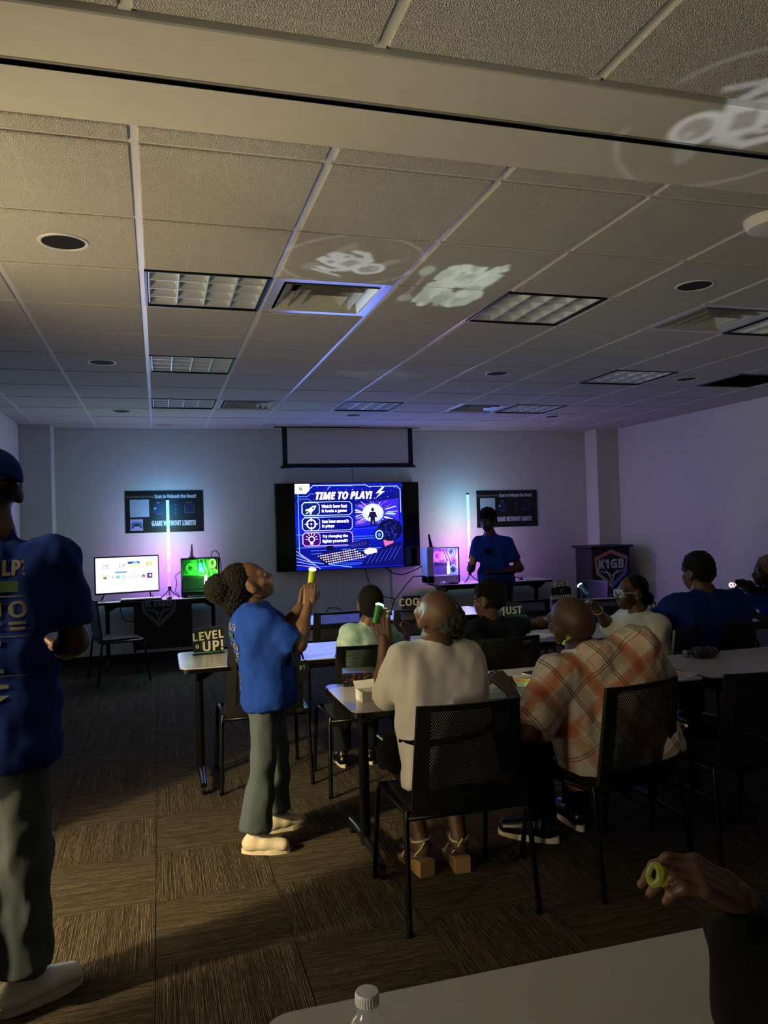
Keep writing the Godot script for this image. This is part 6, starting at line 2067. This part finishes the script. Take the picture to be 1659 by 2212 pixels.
		part("toe_strap", MB.new().tube([g + toe * 0.12 + toe.cross(Vector3.UP) * 0.04 + v3(0, 0.03, 0), g + toe * 0.12 + v3(0, 0.085, 0), g + toe * 0.12 - toe.cross(Vector3.UP) * 0.04 + v3(0, 0.03, 0)], 0.009, 6).mesh(), M.strap_tan, sd)
	var bag := part("belt_bag", Field.new().add([[v3(0.9, 0.6, -3.12), v3(0.045, 0.065, 0.08), Basis()], [v3(0.92, 0.56, -3.1), v3(0.04, 0.05, 0.07), Basis()]], 0.008, 0.02, [], folds, 0.01).mesh(), M.black_cloth, woman, off)
	part("bag_strap", MB.new().tube([v3(0.93, 0.66, -3.05), v3(0.98, 0.67, -2.93), v3(1.1, 0.685, -2.885), v3(1.22, 0.7, -2.89), v3(1.3, 0.71, -2.96)], 0.013, 6).mesh(), M.black_cloth, bag)
	part("bag_pull", MB.new().tube([v3(0.855, 0.665, -3.14), v3(0.885, 0.64, -3.1)], 0.006, 8).mesh(), M.chrome, bag)

	# man in plaid, leaning
	D = {"label": "bald man in orange and white plaid shirt leaning over the first table", "skin": M.skin_deep, "shirt": M.plaid, "trousers": M.black_cloth, "shoe": M.black_satin, "sole": M.sole_white, "s": 1.08, "hs": 1.2,
		"P": v3(1.95, 0.52, -3.06), "Nk": v3(1.845, 0.935, -3.17), "head": v3(1.822, 1.055, -3.22), "look": Basis.looking_at(v3(-0.25, 0.35, -0.9), v3(-0.3, 0.85, 0.25)),
		"SL": v3(1.675, 0.845, -3.12), "SR": v3(2.085, 0.955, -3.1), "EL": v3(1.5, 0.64, -3.03), "ER": v3(2.255, 0.765, -3.2), "WL": v3(1.535, 0.775, -3.3), "WR": v3(2.15, 0.79, -3.44),
		"handL": {"dir": v3(-0.35, 0.5, -0.8), "palm": v3(0.2, -0.8, -0.5), "side": -1.0, "curl": 0.7}, "handR": {"palm": v3(0, -1, 0)},
		"HL": v3(1.83, 0.53, -3.12), "HR": v3(2.03, 0.53, -3.1), "KL": v3(1.72, 0.52, -3.48), "KR": v3(2.0, 0.52, -3.5), "AL": v3(1.74, 0.1, -3.42), "AR": v3(1.98, 0.1, -3.52),
		"TL": v3(-0.7, 0, -0.7).normalized(), "TR": v3(0.1, 0, -1).normalized(), "bw": 1.3, "bd": 1.08, "hem": 0.1, "sleeve": 0.98, "sleeve_r": 0.088, "cell": 0.012, "fine": 0.0045, "crease": 0.016, "shirt_turn": 0.62}
	var pman := person(D)
	part("collar", Field.new().add([[D.Nk + v3(-0.06, 0.01, 0.05), D.Nk + v3(0.06, 0.035, 0.05), 0.016, 0.016], [D.Nk + v3(-0.06, 0.01, 0.05), D.Nk + v3(-0.085, 0.0, -0.02), 0.016, 0.014], [D.Nk + v3(0.06, 0.035, 0.05), D.Nk + v3(0.085, 0.03, -0.02), 0.016, 0.014]], 0.006, 0.012).mesh(), M.white_cotton, pman, -pman.position)

	# child in tie-dye and youth in the dark shirt at the second row
	D = {"label": "child in pale tie-dye shirt seated at the second table row", "skin": M.skin_brown, "shirt": M.tie_dye, "trousers": M.dark_denim, "shoe": M.black_satin, "s": 0.78, "hs": 0.92,
		"P": v3(1.19, 0.53, -4.56), "Nk": v3(1.205, 0.945, -4.54), "head": v3(1.22, 1.06, -4.55), "look": Basis.looking_at(v3(0.15, 0.05, -1)),
		"SL": v3(1.085, 0.885, -4.54), "SR": v3(1.325, 0.88, -4.54), "EL": v3(1.05, 0.73, -4.66), "ER": v3(1.44, 0.77, -4.66), "WL": v3(1.14, 0.77, -4.82), "WR": v3(1.525, 0.835, -4.76),
		"handR": {"dir": v3(0.1, 0.6, -0.4), "palm": v3(-0.5, 0, -0.5), "curl": 1.0}, "handL": {"palm": v3(0, -1, 0)},
		"HL": v3(1.12, 0.52, -4.56), "HR": v3(1.26, 0.52, -4.56), "KL": v3(1.1, 0.48, -4.88), "KR": v3(1.28, 0.48, -4.88), "AL": v3(1.1, 0.09, -4.9), "AR": v3(1.28, 0.09, -4.9), "TL": v3(0, 0, -1), "TR": v3(0, 0, -1), "bw": 1.05, "cell": 0.015, "fine": 0.006,
		"hair": [[v3(0, 0.035, 0.02), v3(0.084, 0.095, 0.098)], [v3(0, -0.02, 0.05), v3(0.075, 0.06, 0.06)]], "hair_cut": [[v3(0, 0.02, -0.07), v3(0, 0, -1), 0.2]], "hair_mat": M.hair_black, "hair_amp": 0.003}
	person(D)
	D = {"label": "youth in dark navy shirt seated at the second row with one arm stretched aside", "skin": M.skin_deep, "shirt": M.navy, "trousers": M.dark_denim, "shoe": M.black_satin, "s": 0.88, "hs": 0.98,
		"P": v3(1.96, 0.53, -4.45), "Nk": v3(1.955, 0.935, -4.43), "head": v3(1.95, 1.05, -4.45), "look": Basis.looking_at(v3(-0.55, -0.12, -0.8)),
		"SL": v3(1.83, 0.87, -4.43), "SR": v3(2.09, 0.875, -4.43), "EL": v3(1.76, 0.72, -4.58), "ER": v3(2.32, 0.885, -4.48), "WL": v3(1.86, 0.77, -4.75), "WR": v3(2.5, 0.87, -4.62),
		"handL": {"palm": v3(0, -1, 0)}, "HL": v3(1.88, 0.52, -4.45), "HR": v3(2.04, 0.52, -4.45), "KL": v3(1.86, 0.5, -4.84), "KR": v3(2.06, 0.5, -4.84), "AL": v3(1.86, 0.09, -4.84), "AR": v3(2.06, 0.09, -4.84), "TL": v3(0, 0, -1), "TR": v3(0, 0, -1), "sleeve": 0.5, "cell": 0.015, "fine": 0.006,
		"hair": [[v3(0, 0.06, 0.02), v3(0.086, 0.082, 0.1)], [v3(0, 0.0, 0.06), v3(0.076, 0.06, 0.052)]], "hair_cut": [[v3(0, 0.02, -0.08), v3(0, 0, -1), 0.2]], "hair_mat": M.hair_black, "hair_amp": 0.008}
	person(D)

	# woman with clear glasses, in profile
	D = {"label": "woman with clear glasses, low bun and pale jacket looking at her torch", "skin": M.skin_deep, "shirt": M.cream_knit, "trousers": M.dark_denim, "shoe": M.sole_white, "s": 0.9, "hs": 0.98,
		"P": v3(3.06, 0.53, -4.44), "Nk": v3(3.03, 0.905, -4.48), "head": v3(2.985, 1.035, -4.49), "look": Basis.looking_at(v3(-0.93, 0.02, -0.1)),
		"SL": v3(3.08, 0.835, -4.33), "SR": v3(3.0, 0.845, -4.61), "EL": v3(3.0, 0.63, -4.3), "ER": v3(2.93, 0.8, -4.68), "WL": v3(2.82, 0.6, -4.4), "WR": v3(2.79, 0.925, -4.58),
		"handR": {"dir": v3(-0.6, 0.75, 0.1), "palm": v3(-0.7, -0.5, 0.3), "side": -1.0, "curl": 0.7}, "HL": v3(3.03, 0.52, -4.36), "HR": v3(3.03, 0.52, -4.54), "KL": v3(2.64, 0.5, -4.32), "KR": v3(2.64, 0.5, -4.5), "AL": v3(2.7, 0.09, -4.32), "AR": v3(2.7, 0.09, -4.5), "TL": v3(-1, 0, 0), "TR": v3(-1, 0, 0), "sleeve": 1.35, "sleeve_r": 0.066, "cell": 0.014, "fine": 0.005,
		"hair": [[v3(0, 0.045, 0.03), v3(0.08, 0.084, 0.092)], [v3(0, -0.035, 0.115), v3(0.048, 0.048, 0.046)]], "hair_cut": [[v3(0, 0.04, -0.05), v3(0, -0.35, -1), 0.25]], "hair_mat": M.hair_black, "hair_amp": 0.001}
	var gw := person(D)
	var lens := mat("clear_frame", Color(0.85, 0.92, 1.0, 0.25), 0.1)
	lens.transparency = BaseMaterial3D.TRANSPARENCY_ALPHA
	spectacles(gw, D, mat("frame_clear", Color(0.75, 0.82, 0.9), 0.15))
	part("bracelet", MB.new().tube(ring_at(D.WR, D.WR - D.ER, 0.03), 0.004, 6, false).mesh(), mat("gold", Color(0.8, 0.65, 0.4), 0.3, 0.8), gw, -gw.position)

	# big man in blue and his neighbour
	D = {"label": "broad man in deep blue T-shirt seated with back turned", "skin": M.skin_deep, "shirt": M.deep_blue, "trousers": M.black_cloth, "shoe": M.black_satin, "s": 1.12, "hs": 1.1,
		"P": v3(3.56, 0.53, -4.4), "Nk": v3(3.51, 1.02, -4.44), "head": v3(3.49, 1.15, -4.47), "look": Basis.looking_at(v3(-0.15, -0.05, -1)),
		"SL": v3(3.27, 0.915, -4.44), "SR": v3(3.76, 0.925, -4.44), "EL": v3(3.19, 0.755, -4.62), "ER": v3(3.84, 0.74, -4.6), "WL": v3(3.34, 0.79, -4.84), "WR": v3(3.72, 0.79, -4.84),
		"handL": {"palm": v3(0, -1, 0)}, "handR": {"palm": v3(0, -1, 0)}, "HL": v3(3.45, 0.53, -4.4), "HR": v3(3.67, 0.53, -4.4), "KL": v3(3.42, 0.51, -4.86), "KR": v3(3.7, 0.51, -4.86), "AL": v3(3.42, 0.1, -4.86), "AR": v3(3.7, 0.1, -4.86), "TL": v3(0, 0, -1), "TR": v3(0, 0, -1), "bw": 1.5, "bd": 1.05, "sleeve": 0.75, "sleeve_r": 0.085, "cell": 0.015, "fine": 0.006,
		"hair": [[v3(0, 0.05, 0.015), v3(0.088, 0.088, 0.1)], [v3(0, 0.0, 0.06), v3(0.078, 0.06, 0.05)]], "hair_cut": [[v3(0, 0.02, -0.08), v3(0, 0, -1), 0.2]], "hair_mat": M.hair_black, "hair_amp": 0.007}
	person(D)
	D = {"label": "person with blond locks and blue shirt reaching a torch past the broad man", "skin": M.skin_deep, "shirt": M.deep_blue, "trousers": M.dark_denim, "shoe": M.black_satin, "s": 0.95,
		"P": v3(4.42, 0.53, -4.46), "Nk": v3(4.33, 0.97, -4.66), "head": v3(4.285, 1.105, -4.72), "look": Basis.looking_at(v3(-0.9, 0.0, -0.4)),
		"SL": v3(4.4, 0.9, -4.52), "SR": v3(4.28, 0.91, -4.8), "EL": v3(4.3, 0.68, -4.5), "ER": v3(4.22, 0.99, -4.82), "WL": v3(4.18, 0.79, -4.7), "WR": v3(4.07, 1.035, -4.72),
		"handR": {"dir": v3(-1, 0.05, 0.1), "palm": v3(0.1, -0.6, 0.7), "curl": 0.7}, "HL": v3(4.4, 0.52, -4.38), "HR": v3(4.4, 0.52, -4.56), "KL": v3(4.1, 0.5, -4.4), "KR": v3(4.1, 0.5, -4.56), "AL": v3(4.1, 0.09, -4.4), "AR": v3(4.1, 0.09, -4.58), "TL": v3(-1, 0, 0), "TR": v3(-1, 0, 0), "cell": 0.016, "fine": 0.0065,
		"hair": [[v3(0, 0.05, 0.03), v3(0.09, 0.09, 0.1)], [v3(-0.08, 0.02, 0.0), v3(-0.09, -0.16, 0.0), 0.024, 0.014], [v3(0.08, 0.02, 0.02), v3(0.09, -0.16, 0.02), 0.024, 0.014], [v3(-0.06, 0.0, 0.08), v3(-0.07, -0.18, 0.08), 0.026, 0.014], [v3(0.05, 0.0, 0.09), v3(0.06, -0.18, 0.09), 0.026, 0.014], [v3(0.0, 0.0, 0.1), v3(0.0, -0.18, 0.11), 0.026, 0.014]], "hair_cut": [[v3(0, 0.04, -0.07), v3(0, -0.2, -1), 0.2]], "hair_mat": M.hair_blond, "hair_amp": 0.01}
	person(D)

	# man walking by the right desk
	D = {"label": "slim man with glasses and blue T-shirt walking past the right desk", "skin": M.skin_deep, "shirt": M.royal_blue, "trousers": M.dark_denim, "shoe": M.black_satin, "hs": 1.02,
		"P": v3(3.69, 0.9, -8.2), "Nk": v3(3.63, 1.37, -8.2), "head": v3(3.59, 1.53, -8.16), "look": Basis.looking_at(v3(-0.72, -0.2, 0.66)),
		"SL": v3(3.80, 1.275, -8.09), "SR": v3(3.52, 1.275, -8.3), "EL": v3(3.92, 0.99, -8.05), "ER": v3(3.43, 1.0, -8.3), "WL": v3(3.62, 0.96, -7.97), "WR": v3(3.33, 1.0, -8.08),
		"handL": {"palm": v3(0, 1, -0.3)}, "handR": {"dir": v3(-0.1, 0.6, 0.4), "palm": v3(0.7, 0, -0.3), "curl": 0.8}, "HL": v3(3.76, 0.87, -8.14), "HR": v3(3.61, 0.87, -8.26), "KL": v3(3.72, 0.49, -8.0), "KR": v3(3.62, 0.49, -8.28), "AL": v3(3.72, 0.1, -8.05), "AR": v3(3.72, 0.12, -8.42), "TL": v3(-0.74, 0, 0.67), "TR": v3(-0.74, 0, 0.67), "bw": 0.95, "bd": 0.95, "hem": 0.18, "cell": 0.015, "fine": 0.006,
		"hair": [[v3(0, 0.065, 0.02), v3(0.095, 0.09, 0.105)], [v3(0, 0.0, 0.06), v3(0.085, 0.07, 0.055)]], "hair_cut": [[v3(0, 0.05, -0.085), v3(0, -0.4, -1), 0.18]], "hair_mat": M.hair_black, "hair_amp": 0.016}
	var wk := person(D)
	spectacles(wk, D, M.black_satin)
	part("chest_print", sheet_mesh(0.09, 0.06, 0.001), M.black_cloth, wk, D.P.lerp(D.Nk, 0.62) + v3(-0.72, 0, 0.66) * 0.128 - wk.position, v3(0, -0.83, 0))
	var yb := thing("yellow_bottle", "small yellow bottle in the walking man's raised hand", "bottle", v3(3.33, 1.055, -8.02))
	part("bottle", MB.new().lathe([Vector2(0, 0), Vector2(0.028, 0.002), Vector2(0.03, 0.02), Vector2(0.03, 0.075), Vector2(0.014, 0.095), Vector2(0.0, 0.096)], 18).mesh(), mat("yellow_plastic", Color(0.72, 0.55, 0.1), 0.4), yb)
	part("cap", MB.new().lathe([Vector2(0.015, 0.094), Vector2(0.015, 0.115), Vector2(0.0, 0.117)], 14).mesh(), M.black_plastic, yb)

	# neighbour of the camera: only a sleeve and a hand reach into view
	D = {"label": "person in black fleece beside the front table holding out a yellow torch", "skin": M.skin_deep, "shirt": M.black_fleece, "trousers": M.black_cloth, "shoe": M.black_satin,
		"P": v3(1.42, 0.53, -0.42), "Nk": v3(1.32, 1.08, -0.5), "head": v3(1.3, 1.24, -0.54), "look": Basis.looking_at(v3(-0.2, 0.0, -1)),
		"SL": v3(1.13, 1.0, -0.56), "SR": v3(1.5, 1.0, -0.46), "EL": v3(0.865, 0.835, -0.94), "ER": v3(1.62, 0.82, -0.55), "WL": v3(0.84, 0.96, -1.0), "WR": v3(1.5, 0.92, -0.78),
		"handL": {"dir": v3(-0.75, 0.5, -0.1), "palm": v3(-0.35, -0.6, -0.4), "side": -1.0, "curl": 0.6}, "handR": {"dir": v3(-0.05, 0.9, -0.3), "palm": v3(-0.3, 0.1, -0.9), "curl": 0.8},
		"HL": v3(1.32, 0.53, -0.42), "HR": v3(1.52, 0.53, -0.42), "KL": v3(1.3, 0.51, -0.85), "KR": v3(1.54, 0.51, -0.85), "AL": v3(1.3, 0.1, -0.85), "AR": v3(1.54, 0.1, -0.85), "TL": v3(0, 0, -1), "TR": v3(0, 0, -1), "sleeve": 1.9, "sleeve_r": 0.108, "cell": 0.013, "fine": 0.004, "crease": 0.02,
		"hair": [[v3(0, 0.05, 0.03), v3(0.088, 0.09, 0.095)]], "hair_cut": [[v3(0, 0.04, -0.06), v3(0, 0, -1), 0.2]], "hair_mat": M.hair_black}
	person(D)
	chair(v3(1.42, 0, -0.46), 0.0, "black stacking chair under the person in black fleece")

	# torches that throw pictures on the ceiling
	torch(v3(0.722, 1.33, -3.775), v3(0.869, H, -3.43), Color(0.75, 0.8, 0.15), Color(1.0, 0.85, 0.8), "yellow projector torch in the standing girl's raised hands", SLIDE, slide_astronaut(0.5), 0.2, 0.0, Color(0.9, 0.95, 1.0), 4.0, 0.012)
	torch(v3(0.922, 1.19, -3.285), v3(1.475, H, -3.66), Color(0.2, 0.6, 0.2), Color(0.8, 1.0, 0.92), "green projector torch in the white-shirted woman's raised hand", SLIDE * 1.9, slide_cloud(), 0.2, 0.0, Color(0.92, 1.0, 0.97), 4.5, 0.03)
	torch(v3(2.635, 1.105, -4.54), v3(1.773, H, -5.99), Color(0.2, 0.45, 0.8), Color(0.8, 1.0, 1.0), "blue projector torch held up before the clear glasses", SLIDE * 0.5, slide_blob(), 0.15, 0.0, Color(0.9, 0.95, 1.0), 3.0, 0.02)
	torch(v3(3.955, 1.03, -4.7), v3(3.2, 1.2, -4.0), Color(0.35, 0.2, 0.8), Color(0.85, 0.8, 1.0), "violet torch glowing behind the broad man's shoulder", 0.0, null, 0.15, 0.0, Color.WHITE, 3.0, 0.015)
	torch(v3(0.71, 1.005, -1.03), v3(0.4, 1.12, -1.05), Color(0.7, 0.66, 0.1), Color(0.6, 0.6, 0.1), "yellow toy torch in the black-sleeved hand over the front table", 0.0, null, 0.13, 0.0, Color.WHITE, 0.15, 0.0)
	torch(v3(1.48, 1.06, -0.84), v3(1.72, H, -1.93), Color(0.8, 0.3, 0.3), Color(1.0, 0.9, 0.9), "red projector torch in the fleece wearer's other hand", SLIDE * 1.3, slide_astronaut(2.6), 0.15, 0.0, Color(0.92, 0.95, 1.0), 2.0, 0.0)
	torch(v3(1.80, 0.757, -3.43), v3(1.5, 0.757, -3.5), Color(0.5, 0.7, 0.1), Color(0.85, 1.0, 0.25), "yellow-green torch lying on the table before the man in plaid", 0.0, null, 0.15, 0.0, Color.WHITE, 3.0, 0.012)

const SLIDE := 1.4

func ring_at(c: Vector3, axis: Vector3, r: float) -> Array:
	var b := Basis.looking_at(axis.normalized(), Vector3.UP if absf(axis.normalized().y) < 0.9 else Vector3.RIGHT)
	var o := []
	for i in 15:
		o.append(c + b * Vector3(r * cos(TAU * i / 14), r * sin(TAU * i / 14), 0))
	return o

func spectacles(o: Node3D, d: Dictionary, m: Material) -> void:
	var g := MB.new()
	var hb: Basis = d.look
	var hs: float = d.hs
	var q := func(x: float, y: float, z: float) -> Vector3: return d.head + hb * (Vector3(x, y, z) * hs)
	for k in [-1.0, 1.0]:
		var loop := []
		for i in 17:
			var a := TAU * i / 16
			var sx := signf(cos(a)) * pow(absf(cos(a)), 0.6)
			var sy := signf(sin(a)) * pow(absf(sin(a)), 0.6)
			loop.append(q.call(k * 0.034 + 0.028 * sx, 0.004 + 0.022 * sy, -0.098 + 0.006 * absf(sx)))
		g.tube(loop, 0.0028, 6, false)
		g.tube([q.call(k * 0.062, 0.012, -0.09), q.call(k * 0.08, 0.012, -0.05), q.call(k * 0.082, 0.01, 0.01), q.call(k * 0.08, -0.015, 0.03)], 0.0026, 6)
	g.tube([q.call(-0.008, 0.01, -0.099), q.call(0.008, 0.01, -0.099)], 0.0026, 6)
	var s := part("glasses", g.mesh(), m, o, -o.position)
	for k in [-1.0, 1.0]:
		part("lens", MB.new().quad(q.call(k * 0.034 - 0.026, -0.017, -0.097), q.call(k * 0.034 + 0.026, -0.017, -0.097), q.call(k * 0.034 + 0.026, 0.024, -0.097), q.call(k * 0.034 - 0.026, 0.024, -0.097), hb * Vector3(0, 0, -1)).mesh(), M.glass, s)
